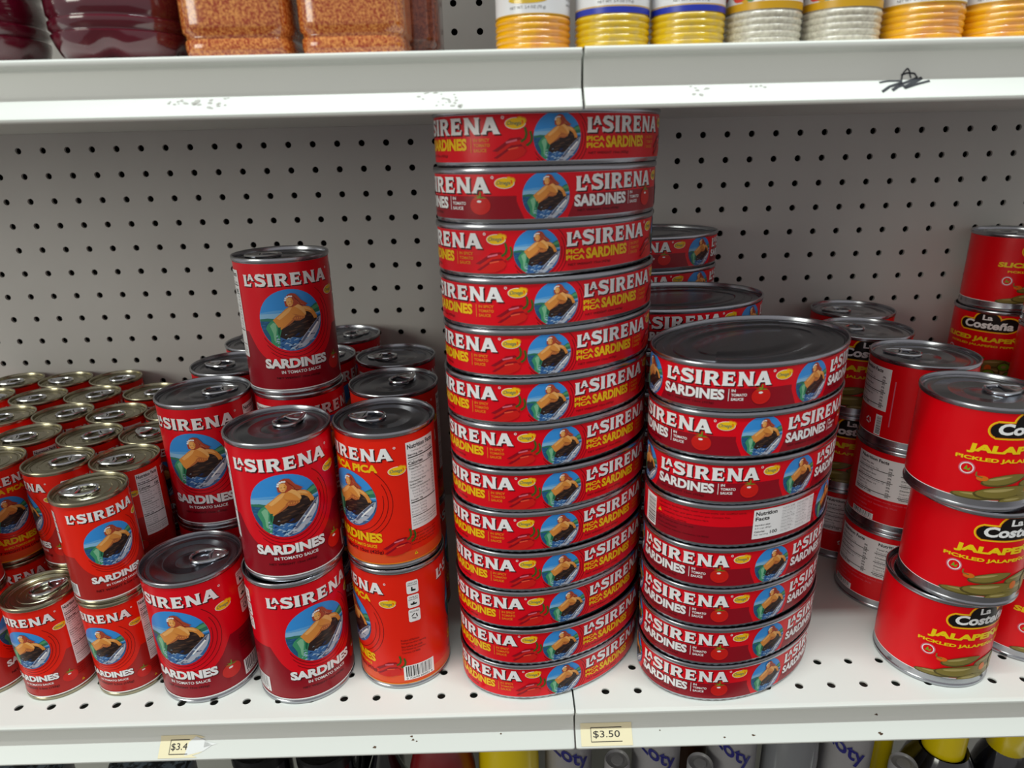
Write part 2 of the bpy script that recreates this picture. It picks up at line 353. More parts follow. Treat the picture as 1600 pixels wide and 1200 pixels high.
def tomato(A, u, v, r, ly):
    A.ell(u, v, r*1.15, r, 'tomato', ly, 26); A.ell(u-r*.15, v+r*.15, r*.7, r*.55, 'tomato_light', ly+1, 20); A.ell(u-r*.1, v+r*.1, r*.85, r*.72, 'tomato', ly+2, 20)
    A.ell(u-r*.1, v+r*.42, r*.26, r*.13, 'white', ly+3, 12)
    for a in (20, 80, 130, 165, -10, 205):
        t = math.radians(a); A.add([(u, v+r*.75), (u+math.cos(t)*r*.8, v+r*.82+math.sin(t)*r*.5), (u+.12*r, v+r*.9)], 'leaf' if a % 20 else 'leaf_dark', ly+3)
    A.stroke([(u, v+r*.8), (u+r*.05, v+r*1.4)], r*.14, 'leaf', ly+3)
def chili(A, u, v, w, ly):
    k = w/20
    def pep(ox, oy, m, l):
        A.poly([(u+(a+ox)*k, v+(b+oy)*k) for a, b in ((-10, -4), (-6, -1.5), (-1, 2), (4, 2.5), (6, .5), (4.5, -2), (0, -4), (-5, -4.6))], m, l)
    pep(0, 2.2, 'dark_red', ly); pep(1.2, 1.0, 'tomato', ly+1); pep(.6, -1.2, 'dark_red', ly+2); pep(1.2, -2.2, 'tomato', ly+3)
    A.stroke([(u-3*k, v+2.2*k), (u+2.5*k, v+3.4*k)], .9*k, 'pink', ly+4); A.stroke([(u-2*k, v-1.2*k), (u+3*k, v-.2*k)], .7*k, 'tomato_light', ly+4)
    for ox, oy in ((5.5, 2.5), (8.2, .6)):
        A.stroke([(u+(ox-1)*k, v+oy*k), (u+(ox+1.2)*k, v+(oy+1.6)*k), (u+(ox+1.8)*k, v+(oy+4)*k), (u+(ox+1)*k, v+(oy+7)*k)], 1.1*k, 'leaf_dark', ly+4)
def barcode(A, u0, u1, v0, v1, ly, vert=False):
    A.rect(u0, u1, v0, v1, 'white', ly); r2 = random.Random(11)
    a, b = (v0, v1) if vert else (u0, u1); x = a+(b-a)*.07
    while x < b-(b-a)*.1:
        w_ = (b-a)*r2.choice((.012, .012, .024, .034))
        if vert: A.rect(u0+(u1-u0)*.24, u1-(u1-u0)*.06, x, x+w_, 'black', ly+1)
        else: A.rect(x, x+w_, v0+(v1-v0)*.22, v1-(v1-v0)*.06, 'black', ly+1)
        x += w_+(b-a)*r2.choice((.012, .02, .03))
    if not vert: A.text('0 72690 00001 4', (u0+u1)/2, v0+(v1-v0)*.11, (u1-u0)*.86, (v1-v0)*.13, 'black', ly+1, .01)
def facts(A, u0, u1, v0, v1, ly):
    A.rect(u0, u1, v0, v1, 'white', ly); W = u1-u0; H = v1-v0; x = u0+W*.04
    def L(s, y, h, w_, b=.02, m='black', off=0): A.text(s, x+off*W+w_*W/2, v1-y*H, w_*W, h*H, m, ly+1, b)
    def bar(y, t): A.rect(x, u1-W*.04, v1-y*H-t*H/2, v1-y*H+t*H/2, 'black', ly+1)
    L('Nutrition Facts', .05, .052, .9, .03); L('3 servings per container', .105, .022, .6, 0, off=.1)
    L('Serving size', .145, .028, .48, .03); L('2/3 cup (85g)', .145, .026, .3, .01, off=.58); bar(.172, .012)
    L('Amount per serving', .20, .02, .5, .01); L('Calories', .235, .038, .46, .03); L('100', .235, .045, .2, .03, off=.68); bar(.268, .008)
    y = .30
    for s, b, o in (('Total Fat 3g', .02, 0), ('Saturated Fat 1g', 0, .06), ('Trans Fat 0g', 0, .06), ('Polyunsaturated Fat 1g', 0, .06), ('Cholesterol 55mg', .02, 0), ('Sodium 290mg', .02, 0), ('Total Carbohydrate 2g', .02, 0), ('Dietary Fiber 0g', 0, .06), ('Total Sugars 1g', 0, .06), ('Includes 0g Added', 0, .1), ('Protein 16g', .03, 0)):
        L(s, y, .024, min(.8, .034*len(s)), b, 'black' if b else 'grey_text', o); A.text(str(len(s) % 20)+'%', u1-W*.12, v1-y*H, W*.1, .022*H, 'black', ly+1, .0); y += .036
    bar(y-.01, .012); y += .03
    for s in ('Vitamin D 5mcg', 'Calcium 240mg', 'Iron 2mg', 'Potassium 300mg'): L(s, y, .022, .5, 0, 'grey_text'); y += .034
    bar(y-.01, .008); y += .03
    for s in ('The % Daily Value (DV) tells you how', 'much a nutrient in a serving of food', 'contributes to a daily diet. 2,000 calories', 'a day is used for general nutrition advice'):
        if y < .97: L(s, y, .02, .88, 0); y += .03
def small_print(A, u0, u1, v1, lines, h, m, ly):
    for i, s in enumerate(lines): A.text(s, u0+(u1-u0)*min(1, .030*len(s)+.05)/2, v1-i*h*1.55, (u1-u0)*min(1, .030*len(s)+.05), h, m, ly, .0)
ING = ['Ingredients: Sardines, water,', 'tomato paste, salt, modified', 'starch, guar gum and spices.', 'Contains: Fish (Sardines)']
DIST = ['Product of Morocco', 'Refrigerate after opening.', 'Best before: see code', 'Distributed by: importer,', 'Commerce, CA 90040']
def badges(A, u, v, k, ly):
    for i, (a, b) in enumerate((('HIGH IN', 'PROTEIN'), ('WILD', 'CAUGHT'), ('RECYCLABLE', ''))):
        y = v-i*15.5*k; w_, h_ = 5.6*k, 6.9*k
        A.rect(u-w_, u+w_, y-h_*.75, y+h_*.75, 'white', ly); A.rect(u-w_*.75, u+w_*.75, y-h_, y+h_, 'white', ly); A.ell(u-w_*.72, y+h_*.72, w_*.28, h_*.28, 'white', ly, 12); A.ell(u+w_*.72, y+h_*.72, w_*.28, h_*.28, 'white', ly, 12); A.ell(u-w_*.72, y-h_*.72, w_*.28, h_*.28, 'white', ly, 12); A.ell(u+w_*.72, y-h_*.72, w_*.28, h_*.28, 'white', ly, 12)
        A.text(a, u, y+h_*.62, w_*1.5, h_*.22, 'black', ly+1, .01)
        if b: A.text(b, u, y+h_*.3, w_*1.6, h_*.22, 'black', ly+1, .01)
        if i == 2:
            for t in range(3):
                q = math.radians(90+120*t); q2 = math.radians(90+120*t+120*.72); R = 2.9*k
                A.stroke([(u+R*math.cos(q), y-k+R*math.sin(q)), (u+R*math.cos(q2), y-k+R*math.sin(q2))], 1.0*k, 'black', ly+1)
        elif i == 1: A.poly([(u-3.4*k, y-2.2*k), (u+3.4*k, y-2.2*k), (u+2.4*k, y-4*k), (u-2.4*k, y-4*k)], 'black', ly+1); A.rect(u-.8*k, u+.8*k, y-2.3*k, y-.8*k, 'black', ly+1)
        else: A.poly([(u-1.4*k, y), (u, y), (u, y-2.4*k), (u+2.8*k, y-2.8*k), (u+2.6*k, y-4.6*k), (u-1.6*k, y-4.4*k)], 'black', ly+1)
def warn(A, u, v, k, ly):
    A.poly([(u-2*k, v), (u+2*k, v), (u, v+3.4*k)], 'yellow', ly); A.stroke([(u, v+.7*k), (u, v+2.4*k)], .5*k, 'black', ly+1)

def tall_label(ol, H, small, pica):
    k = .707 if small else 1; f = H/110; lo, hi = (4.6*k if not small else 3.6), H-(4.2 if not small else 3.4)
    A = Art(lo, hi); L = ol.L
    base = 'orange_red' if (small or pica) else 'red'; dark = ('brick_red' if small else 'dark_red') if not pica else None
    A.rect(0, L, lo, hi, base, 0); A.rect(0, L, lo, lo+.9, 'amber' if pica else 'white', 9)
    if dark:
        for c0 in (0, L/2):
            a, b = c0-L/4, c0+L/4; vb = 52*f                      # dark lower band cut by the big bright disc
            n = 30; R = 38*k; cv = 61*f
            for i in range(n):
                u0 = a+(b-a)*i/n; u1 = a+(b-a)*(i+1)/n
                def top(u):
                    d = u-c0; y = vb
                    if abs(d) < R: y = min(y, cv-math.sqrt(R*R-d*d))
                    return y
                A.add([(u0, lo), (u1, lo), (u1, max(top(u1), lo)), (u0, max(top(u0), lo))], dark, 1)
    elif pica:
        A.rect(0, L, lo, 13*f, 'orange', 1)
    for c0 in (0, L/2):
        wordmark(A, c0, 88.5*f, 71*k, 9.6*k*(1.08 if small else 1), 4, arch=0)
        emblem(A, c0+(0 if not pica else -1*k), (61.5 if not pica else 57)*f, (24.5 if not pica else 22.5)*k, 5)
        rings(A, c0, (61.5 if not pica else 57)*f, 24.5*k, 3, .35*k)
        if pica: A.text('PICA PICA', c0+4*k, 83*f, 40*k, 6.2*k, 'yellow', 6, .05)
        if pica:
            A.text('SARDINES', c0, 27*f, 46*k, 8*k, 'yellow', 7, .05)
        else:
            A.text('SARDINES', c0+.6*k, 26.4*f, 50*k, 8*k, 'shadow', 6, .05); A.text('SARDINES', c0, 27*f, 50*k, 8*k, 'white', 7, .05)
        A.text('IN TOMATO SAUCE' if not pica else 'IN SPICY TOMATO SAUCE', c0+3*k, 19.8*f, 31*k, 2.5*k, 'white' if not pica else 'yellow', 7, .02)
        big = pica or small
        A.text('NET WEIGHT '+('5.5oz (155g)' if small else '15oz (425g)'), c0, 14.8*f, (46 if big else 34)*k, (3.6 if big else 2.2)*k, 'shadow', 7, .01)
        omega(A, c0+37.5*k, 80*f, 13*k, 6)
        if pica: chili(A, c0+35*k, 20*f, 25*k, 7)
        else: tomato(A, c0+35*k, 21*f, 6.6*k, 7)
    q = L/4; W = 13.5*k
    facts(A, q-W+1*k, q+W+1*k, 30*f, 100*f, 7)
    small_print(A, q-W, q+W, 26*f, ING, 1.7*k, 'ink', 7); warn(A, q-W+3*k, 9*f, .8*k, 7)
    badges(A, -q, 93*f, .82*k, 7); small_print(A, -q-12*k, -q+12*k, 46*f, DIST, 1.9*k, 'ink', 7)
    barcode(A, -q-12*k, -q+13*k, 8*f, 22*f, 7)
    return A
def oval_label(pica):
    lo, hi = 3.1, 29.5; A = Art(lo, hi); L = OV.L
    A.rect(0, L, lo, hi, 'red', 0)
    P = 122.0
    if not pica:
        for a, b in ((19, 104), (P+19, P+104), (268, L-22)): A.rect(a, b, lo, 16.8, 'dark_red', 1)
        for c0 in (0, P, 2*P):
            for sg in (-1, 1):
                pts = [(c0+sg*19, lo), (c0+sg*19, 16.8)]
                A.poly([(c0+sg*19, lo), (c0+sg*19, 16.8), (c0+sg*17, 11), (c0+sg*13.5, lo)], 'dark_red', 1)
    for c0 in (0, P, 2*P):
        emblem(A, c0, 16.2, 14.6, 5)
        if pica: rings(A, c0, 16.2, 14.6, 3, .3)
    for c0 in (18, P+18):
        wordmark(A, c0+35.5, 18.4, 70, 9.4, 5)
        omega(A, c0+79, 24.3, 12, 6)
        if pica:
            A.text('PICA', c0+7, 15.0, 13, 3.0, 'yellow', 7, .04); A.text('PICA', c0+7, 11.2, 13, 3.0, 'yellow', 7, .04)
            A.text('SARDINES', c0+32, 13.1, 35, 6.9, 'yellow', 7, .045); s0 = 53; tl = ('IN SPICY', 'TOMATO', 'SAUCE'); mc = 'amber'
            chili(A, c0+77, 11.2, 23, 7)
        else:
            A.text('SARDINES', c0+20.3, 12.2, 40.5, 7.2, 'shadow', 6, .045); A.text('SARDINES', c0+20, 12.6, 40.5, 7.2, 'white', 7, .045); s0 = 43.5; tl = ('IN', 'TOMATO', 'SAUCE'); mc = 'white'
            tomato(A, c0+64, 11.4, 5.6, 7)
        A.rect(c0+s0-.8, c0+s0-.4, 8.4, 16.6, mc, 7)
        for i, s in enumerate(tl):
            w_ = {'IN': 2.6, 'IN SPICY': 10, 'TOMATO': 10, 'SAUCE': 8}[s]; A.text(s, c0+s0+1+w_/2, 15.4-i*2.9, w_, 1.9, mc, 7, .03)
        A.text('NET WEIGHT 15oz (425g)', c0+18, 6.6, 32, 1.9, 'shadow', 7, .0)
    u0 = 268
    barcode(A, u0+2, u0+15, 4.8, 28, 7, True)
    for i, s in enumerate(('Ingredients: Sardines (fish), water, tomato paste, salt, modified starch,', 'vegetable oil, sugar, guar gum, xanthan gum. Contains: Fish.', 'WARNING: Cancer and Reproductive Harm', 'Refrigerate after opening.', 'Best if used by date on can end.', 'Product of Morocco', 'Distributed by: importer, Commerce, CA 90040')):
        A.text(s, u0+18+len(s)*.43+(5 if i == 2 else 0), 27-i*3.1, len(s)*.86, 1.5, 'ink', 7, .0)
    warn(A, u0+19, 19.5, .8, 7)
    a = u0+86; b = L-20; A.rect(a, b, 6.2, 28.6, 'white', 7)
    A.text('Nutrition', a+10, 25.6, 17, 3.2, 'black', 8, .03); A.text('Facts', a+7, 21.6, 11, 3.0, 'black', 8, .03)
    for i, s in enumerate(('Serving size', '2/3 cup (85g)', 'Calories', 'Per serving')): A.text(s, a+1.5+len(s)*.5, 16.6-i*2.5, len(s)*1.0, 1.5, 'black', 8, .02 if i % 2 == 0 else 0)
    A.text('100', a+17, 10, 6, 2.6, 'black', 8, .02)
    for c in range(3):
        for i in range(8):
            s = ('Total Fat 3g 4%', 'Saturated Fat 1g', 'Trans Fat 0g', 'Cholesterol 55mg', 'Sodium 290mg', 'Vitamin D 5mcg', 'Calcium 240mg', 'Iron 2mg 10%')[(i+c*3) % 8]
            A.text(s, a+23+c*14+len(s)*.38, 26.6-i*2.5, len(s)*.76, 1.2, 'black' if i % 3 == 0 else 'grey_text', 8, 0)
            A.rect(a+23+c*14, a+35+c*14, 25.5-i*2.5, 25.6-i*2.5, 'grey_text', 8)
    return A
def jal_label(sliced, H=78):
    lo, hi = 8.6, H-4; A = Art(lo, hi); L = RJ.L
    A.rect(0, L, lo, hi, 'jal_red', 0); A.rect(0, L, lo, lo+.6, 'white', 1)
    y0 = 62.0
    def blob(g, m, l):
        n = 14
        A.rect(-24, 18, y0-5-g, y0+4.5+g, m, l); A.ell(-22, y0-.2, 5+g, 4.75+g, m, l, 20); A.ell(17, y0+1.8, 9+g, 6.5+g, m, l, 20); A.ell(-2, y0+5, 11+g, 8.4+g, m, l, 24)
    blob(1.9, 'jal_yellow', 2); blob(1.1, 'amber', 3); blob(.5, 'black', 4)
    A.text('La', -2, y0+8.4, 9, 5.4, 'white', 6, .035); A.text('Costeña', -.5, y0+.8, 45, 8.4, 'white', 6, .04, .12)
    if sliced: A.text('SLICED JALAPEÑOS', -2, 47.4, 88, 7.4, 'jal_yellow', 6, .05, .1); A.text('PICKLED JALAPEÑO PEPPERS', -2, 40.8, 70, 3.2, 'jal_yellow', 6, .03)
    else: A.text('JALAPEÑOS', -3, 47.4, 70, 8.6, 'jal_yellow', 6, .055, .1); A.text('PICKLED JALAPEÑO PEPPERS', -2, 39.4, 84, 4.2, 'jal_yellow', 6, .04)
    su = -36; A.ell(su, 31.5, 4.9, 4.9, 'pink', 5, 24); A.ell(su, 31.5, 4.1, 4.1, 'white', 6, 24); A.ell(su, 31.5, 3.4, 3.4, 'jal_red', 7, 24)
    A.poly([(su-1.8, 30), (su-.2, 33.6), (su+.4, 30.6)], 'green', 8); A.poly([(su-.2, 30), (su+2.2, 32.4), (su+1.6, 29.8)], 'green', 9)
    def pod(u, v, a, b, th, m, l):
        c, s = math.cos(th), math.sin(th); pts = []
        for i in range(16):
            t = 2*PI*i/16; x = a*math.cos(t); y = b*math.sin(t)*(1 if x < 0 else 1-.35*(x/a)**2)
            pts.append((u+x*c-y*s, v+x*s+y*c))
        A.poly(pts, m, l)
    for u, v, a, b, th, l in ((-24, 12, 19, 3.2, .10, 8), (-12, 25, 15, 4.2, .22, 9), (12, 23, 14, 4.5, .1, 9), (-10, 15.5, 20, 5.2, .12, 11), (14, 14, 17, 5, .0, 10), (-2, 9, 12, 4, .05, 13)):
        pod(u, v, a, b, th, 'pickle_dark', l); pod(u+.2, v+.5, a*.94, b*.82, th, 'pickle', l+1); pod(u-a*.2, v+b*.34, a*.5, b*.22, th, 'pickle_light', l+2)
    A.ell(6.5, 18, 3, 3.4, 'carrot', 15); A.ell(-26, 25.5, 3.6, 2, 'carrot', 12); A.poly([(17, 9), (25, 10), (26, 22), (20, 27), (15, 22)], 'pickle_dark', 15); A.poly([(18, 11), (24, 11.5), (24.5, 21), (20, 25), (16.5, 21)], 'pickle_light', 16)
    A.stroke([(-26, 26), (-30, 27), (-30, 30)], .9, 'pickle', 13)
    if sliced:
        for u, v in ((-4, 18), (8, 12), (20, 20), (26, 11)): A.ell(u, v, 6, 4.6, 'pickle_dark', 17); A.ell(u, v, 5, 3.7, 'green', 18); A.ell(u, v, 2.4, 1.8, 'pickle_light', 19)
    c = L/2-8
    A.rect(c-38, c+38, 32, 69, 'white', 2)
    for q in (-38, 0):
        A.text('Nutrition Facts', c+q+17, 66, 26, 3, 'black', 4, .03)
        for i in range(10):
            s = ('Total Fat 0g', 'Saturated Fat 0g', 'Trans Fat 0g', 'Cholesterol 0mg', 'Sodium 400mg', 'Total Carbohydrate 1g', 'Dietary Fiber 1g', 'Sugars 0g', 'Protein 0g', 'Vitamin A 10%')[i]
            A.text(s, c+q+3+len(s)*.6, 61-i*2.9, len(s)*1.2, 1.7, 'black' if i % 3 == 0 else 'grey_text', 4, .02 if i % 3 == 0 else 0)
            A.text('0%', c+q+32, 61-i*2.9, 3, 1.7, 'black', 4, .02)
            if i in (1, 4, 8): A.rect(c+q+2, c+q+35, 59.2-i*2.9, 59.8-i*2.9, 'black', 4)
    for i, s in enumerate(('INGREDIENTS: JALAPENO PEPPERS, WATER, VINEGAR, CARROTS,', 'ONIONS, IODIZED SALT, SOYBEAN OIL, SPICES.', 'PRODUCT OF MEXICO', 'DISTRIBUTED BY IMPORTER')): A.text(s, c-38+len(s)*.5, 29-i*3.8, len(s)*1.0, 1.5, 'pink', 4, 0)
    for t in range(3):
        q = math.radians(90+120*t); q2 = math.radians(90+120*t+90); A.stroke([(c+22+3*math.cos(q), 20+3*math.sin(q)), (c+22+3*math.cos(q2), 20+3*math.sin(q2))], 1.3, 'white', 4)
    barcode(A, c+30, c+36, 10, 28, 5, True); barcode(A, c-36, c-14, 9.6, 15, 5)
    A.rect(c+42, c+43, 20, 60, 'pink', 2)
    return A

# ------------------------------------------------------------------ can bodies, lids, pull tabs
def can_body(name, ol, H, m, oval=False, beads=()):
    b = MB(); r = ol.ring
    rows = [r(-3.4, 2.6), r(-2.0, 1.4), r(-1.2, .2), r(.1, 0), (r(.7, .8)), r(.7, 2.4), r(.1, 3.2), r(0, 3.8)]
    if oval: rows = [r(-3.6, 2.2), r(-2.6, .4), r(-1.4, 0), r(-.7, .5, .25), r(-.2, 2.0, .2), r(0, 3.0)]
    rows += [r(0, H*.5), r(0, H-4.4), r(.15, H-3.6), r(.9, H-3.2), r(1.15, H-2.6), r(1.15, H-.7), r(.8, H-.15), r(.3, H), r(-.3, H-.2), r(-.7, H-.9), r(-.9, H-3.4)]
    b.grid(rows, m); b.cap(rows[0], m); return b.mesh(name)
def can_lid(name, ol, H, m, oval=False):
    b = MB(); r = ol.ring; z = H-3.4
    rows = [r(-.85, z), r(-1.6, z-.9), r(-2.4, z-.9), r(-3.0, z-.1), r(-3.6, z)]
    if oval:
        for d in (8, 9, 14, 15, 22, 23, 31, 32): rows.append(r(-d, z+(-.7 if d in (9, 14, 23, 31) else 0)))
        rows.append(r(-40, z))
    else:
        R = ol.a
        for f, dz in ((.86, 0), (.84, -.5), (.78, -.5), (.76, .0), (.60, .1), (.58, .5), (.55, .5), (.53, .1), (.36, .1), (.34, -.4), (.30, -.4), (.28, 0), (.1, 0)): rows.append(ol.scaled(f, z+dz))
    b.grid(rows, m); b.cap(rows[-1], m); return b.mesh(name)
def pull_tab(name, L, W):
    b = MB(); n = 28; path = []
    for i in range(n):                                 # egg shaped loop, nose towards +x
        t = 2*PI*i/n; x = math.cos(t)*L/2; path.append((x, math.sin(t)*W/2*(1-.28*math.cos(t)), 1.4))
    b.tube(path, 1.3, 'tab_metal', True, 8)
    pl = []
    for i in range(13):
        t = -PI/2+PI*i/12; pl.append((L*.10+math.cos(t)*L*.36, math.sin(t)*W*.42))
    rows = [[(a, c, .9) for a, c in pl], [(a, c, 1.9) for a, c in pl]]
    b.grid(rows, 'tab_metal'); b.cap(rows[1], 'tab_metal'); b.cap(rows[0], 'tab_metal')
    b.tube([(L*.08, -W*.42, 1.5), (L*.02, 0, 1.5), (L*.08, W*.42, 1.5)], .9, 'tab_metal', False, 6)
    riv = [[(L*.26+math.cos(2*PI*i/14)*q, math.sin(2*PI*i/14)*q, z) for i in range(14)] for q, z in ((2.4, 0), (2.4, 1.9), (1.6, 2.5), (.5, 2.6))]
    b.grid(riv, 'tab_metal'); b.cap(riv[-1], 'tab_metal')
    return b.mesh(name)
HT, HS, HJ, HO = 110.0, 86.3, 78.0, 33.4
KIT = {}
KIT['tall'] = dict(ol=RT, H=HT, body=can_body('tall_can_body', RT, HT, 'tin'), lid=can_lid('tall_can_lid', RT, HT, 'tin_dark'), tab=pull_tab('tall_can_tab', 27, 17), tx=17)
KIT['small'] = dict(ol=RS, H=HS, body=can_body('small_can_body', RS, HS, 'tin_gold'), lid=can_lid('small_can_lid', RS, HS, 'tin_gold'), tab=pull_tab('small_can_tab', 25, 15.5), tx=8.5)
KIT['jal'] = dict(ol=RJ, H=HJ, body=can_body('jalapeno_can_body', RJ, HJ, 'tin'), lid=can_lid('jalapeno_can_lid', RJ, HJ, 'tin'), tab=pull_tab('jalapeno_can_tab', 28, 18), tx=21)
KIT['oval'] = dict(ol=OV, H=HO, body=can_body('oval_can_body', OV, HO, 'tin', True), lid=can_lid('oval_can_lid', OV, HO, 'tin_dark', True), tab=None)
ART = {'tall_tomato': (tall_label(RT, HT, False, False), RT), 'tall_pica': (tall_label(RT, HT, False, True), RT),
       'small_tomato': (tall_label(RS, HS, True, False), RS), 'small_pica': (tall_label(RS, HS, True, True), RS),
       'oval_tomato': (oval_label(False), OV), 'oval_pica': (oval_label(True), OV), 'jal_pickled': (jal_label(False), RJ), 'jal_sliced': (jal_label(True), RJ)}
LAB = {}
def label_mesh(kind, shift=0):
    k = (kind, shift)
    if k not in LAB: LAB[k] = ART[kind][0].wrap(kind+'_label', ART[kind][1], shift)
    return LAB[k]
def put_can(form, art, x, y, z, face, label, group, tab=0, name='sardine_can', hscale=1.0, shift=0, phi=0):
    K = KIT[form]; rz = phi if form == 'oval' else math.radians(face)
    o = empty(name, (x, y, z), label, 'can', group, rz)
    if hscale != 1.0: o.scale = (1, 1, hscale)
    link('body', K['body'], o); link('lid', K['lid'], o)
    link('label_wrap', label_mesh(art, shift), o)
    if K['tab'] is not None and tab is not None:
        t = math.radians(tab)-rz; link('pull_tab', K['tab'], o, (math.cos(t)*K['tx']*.78, math.sin(t)*K['tx']*.78, K['H']-3.3), t)
    return o
CX, CY = 6.7, -405.7
def view_az(x, y): return math.degrees(math.atan2(CX-x, y-CY))      # bearing of the aisle from a can, 0 = straight out

# ------------------------------------------------------------------ the shelving
JX = 50.9                                             # joint between the two shelf sections
def plate(b, x0, x1, y0, y1, z, holes, m, rad, depth, cell=25.4, plane='xy'):
    # flat plate with round punched holes; holes is a grid of centres xs, ys
    xs, ys = holes; P3 = (lambda u, v, d: (u, v, z-d)) if plane == 'xy' else (lambda u, v, d: (u, z+d, v))
    h = cell/2; ex = [x0]+[v for c in xs for v in (c-h, c+h)]+[x1]; ey = [y0]+[v for c in ys for v in (c-h, c+h)]+[y1]
    def uniq(e):
        o = []
        for v in sorted(e):
            if not o or v-o[-1] > 1e-3: o.append(v)
        return o
    ex, ey = uniq(ex), uniq(ey); n = 16
    hx = {round(c, 2) for c in xs}; hy = {round(c, 2) for c in ys}
    for j in range(len(ey)-1):
        v0, v1 = ey[j], ey[j+1]; cv = (v0+v1)/2; rowhole = any(abs(cv-c) < .05 for c in ys) and abs(v1-v0-cell) < .01
        if not rowhole: b.face([P3(x0, v0, 0), P3(x1, v0, 0), P3(x1, v1, 0), P3(x0, v1, 0)], m); continue
        for i in range(len(ex)-1):
            u0, u1 = ex[i], ex[i+1]; cu = (u0+u1)/2
            if not (abs(u1-u0-cell) < .01 and any(abs(cu-c) < .05 for c in xs)):
                b.face([P3(u0, v0, 0), P3(u1, v0, 0), P3(u1, v1, 0), P3(u0, v1, 0)], m); continue
            sq = []; ci = []; lo = []
            for k in range(n):
                t = 2*PI*(k+.5)/n; c, s = math.cos(t), math.sin(t); q = h/max(abs(c), abs(s))
                ci.append(P3(cu+rad*c, cv+rad*s, 0)); lo.append(P3(cu+rad*c, cv+rad*s, depth))
                sq.append((cu+c*q, cv+s*q))
            for k in range(n):
                k2 = (k+1) % n; a, c_ = sq[k], sq[k2]; pts = [P3(*a, 0)]
                if abs(abs(a[0]-cu)-h) < 1e-6 and abs(abs(c_[1]-cv)-h) < 1e-6 or abs(abs(a[1]-cv)-h) < 1e-6 and abs(abs(c_[0]-cu)-h) < 1e-6:
                    pts.append(P3(cu+math.copysign(h, a[0]+c_[0]-2*cu), cv+math.copysign(h, a[1]+c_[1]-2*cv), 0))
                pts += [P3(*c_, 0), ci[k2], ci[k]]; b.face(pts, m)
                b.face([ci[k], ci[k2], lo[k2], lo[k]], m)
DEPTH = 348.5
LIP = [(3, 0), (1.2, -.3), (.2, -1.2), (0, -2.4), (.4, -3.6), (1.8, -4.4), (5.4, -4.9), (6.4, -5.8), (6.5, -18.0), (5.8, -19.6), (-4.0, -29.0), (-4.8, -30.2), (-4.6, -31.4), (-3.4, -32.2), (-1.6, -31.8), (7, -25.5), (10, -25.5), (10, -4.5), (6.8, -3.2)]
def shelf(name, x0, x1, z, xs, label, band_marks=()):
    o = empty(name, ((x0+x1)/2, 0, z), label, 'shelf', 'metal store shelves'); ox = (x0+x1)/2
    b = MB()
    plate(b, x0-ox, x1-ox, 3, DEPTH, 0, ([c-ox for c in xs if x0+13 < c < x1-13], [20.4, 45.8] if xs else []), 'enamel', 3.2, 1.2)
    b.box(x0-ox, x1-ox, 10, DEPTH, -27, -24, 'enamel')
    b.face([(x0-ox, 10, -1), (x0-ox, DEPTH, -1), (x0-ox, DEPTH, -25), (x0-ox, 10, -25)], 'enamel'); b.face([(x1-ox, 10, -1), (x1-ox, DEPTH, -1), (x1-ox, DEPTH, -25), (x1-ox, 10, -25)], 'enamel')
    link('deck', b.mesh(name+'_deck', False), o)
    b = MB(); rows = []
    for e, xx in ((-1, x0-ox), (-.6, x0-ox+.6), (0, x0-ox+2.0), (0, x1-ox-2.0), (.6, x1-ox-.6), (1, x1-ox)):
        k = .9*abs(e)**2 if abs(e) > .01 else 0
        rows.append([(xx, y_+(k if y_ < 3 else 0), z_) for y_, z_ in LIP])
    b.grid(rows, 'enamel'); b.cap(rows[0], 'enamel'); b.cap(rows[-1], 'enamel')
    p = link('price_channel', b.mesh(name+'_channel', True, 28), o)
    return o, ox
XL, XR = -960, 960
lx = [-382.34+25.4*i for i in range(-22, 17)]; rx = [76.69+25.4*i for i in range(0, 36)]
low_l, olx = shelf('shelf', XL, JX-.7, 0, lx, 'lower white metal shelf, left section, carrying the upright sardine cans')
low_r, orx = shelf('shelf', JX+.7, XR, 0, rx, 'lower white metal shelf, right section, carrying the jalapeno cans')
up_l, _ = shelf('shelf', XL, JX+.3, 455.5, [], 'upper white metal shelf, left section, under the dark red drink bottles')
up_r, _ = shelf('shelf', JX+1.7, XR, 456.0, [], 'upper white metal shelf, right section, with the black marker scribble')
base_s, _ = shelf('shelf', XL, XR, -345, [], 'dim bottom shelf under the sardine shelves carrying soap bottles')
shade_shelf, _ = shelf('shelf', XL, XR, 850, [], 'added white metal shelf out of the frame, shading the upper pegboard')  # extra shelf added out of view to shade the pegboard behind the jars
b = MB(); gx = [-495.04+25.4*i for i in range(-17, 56)]; gz = [411.98+25.4*k for k in range(-31, 23)]
plate(b, -945, 945, -400, 1000, 0, (gx, gz), 'board', 3.25, 2.8, plane='xz')
pb = link('pegboard', b.mesh('pegboard', False), None, (0, 349, 0)); tag(pb, 'grey perforated metal pegboard back panel behind the shelves', 'pegboard')
b = MB(); b.box(-945, 945, 372, 376, -400, 1000, 'board_back'); tag(link('wall_back', b.mesh('wall_back', False)), None, None, None, 'structure')
b = MB(); b.box(-2500, 2500, -3500, 400, -720, -700, 'floor_tile'); tag(link('floor', b.mesh('floor', False)), None, None, None, 'structure')
b = MB(); b.box(-955, 955, 12, 340, -700, -373, 'enamel'); tag(link('gondola_base', b.mesh('gondola_base', False)), 'white metal base plinth under the bottom shelf', 'shelf base')

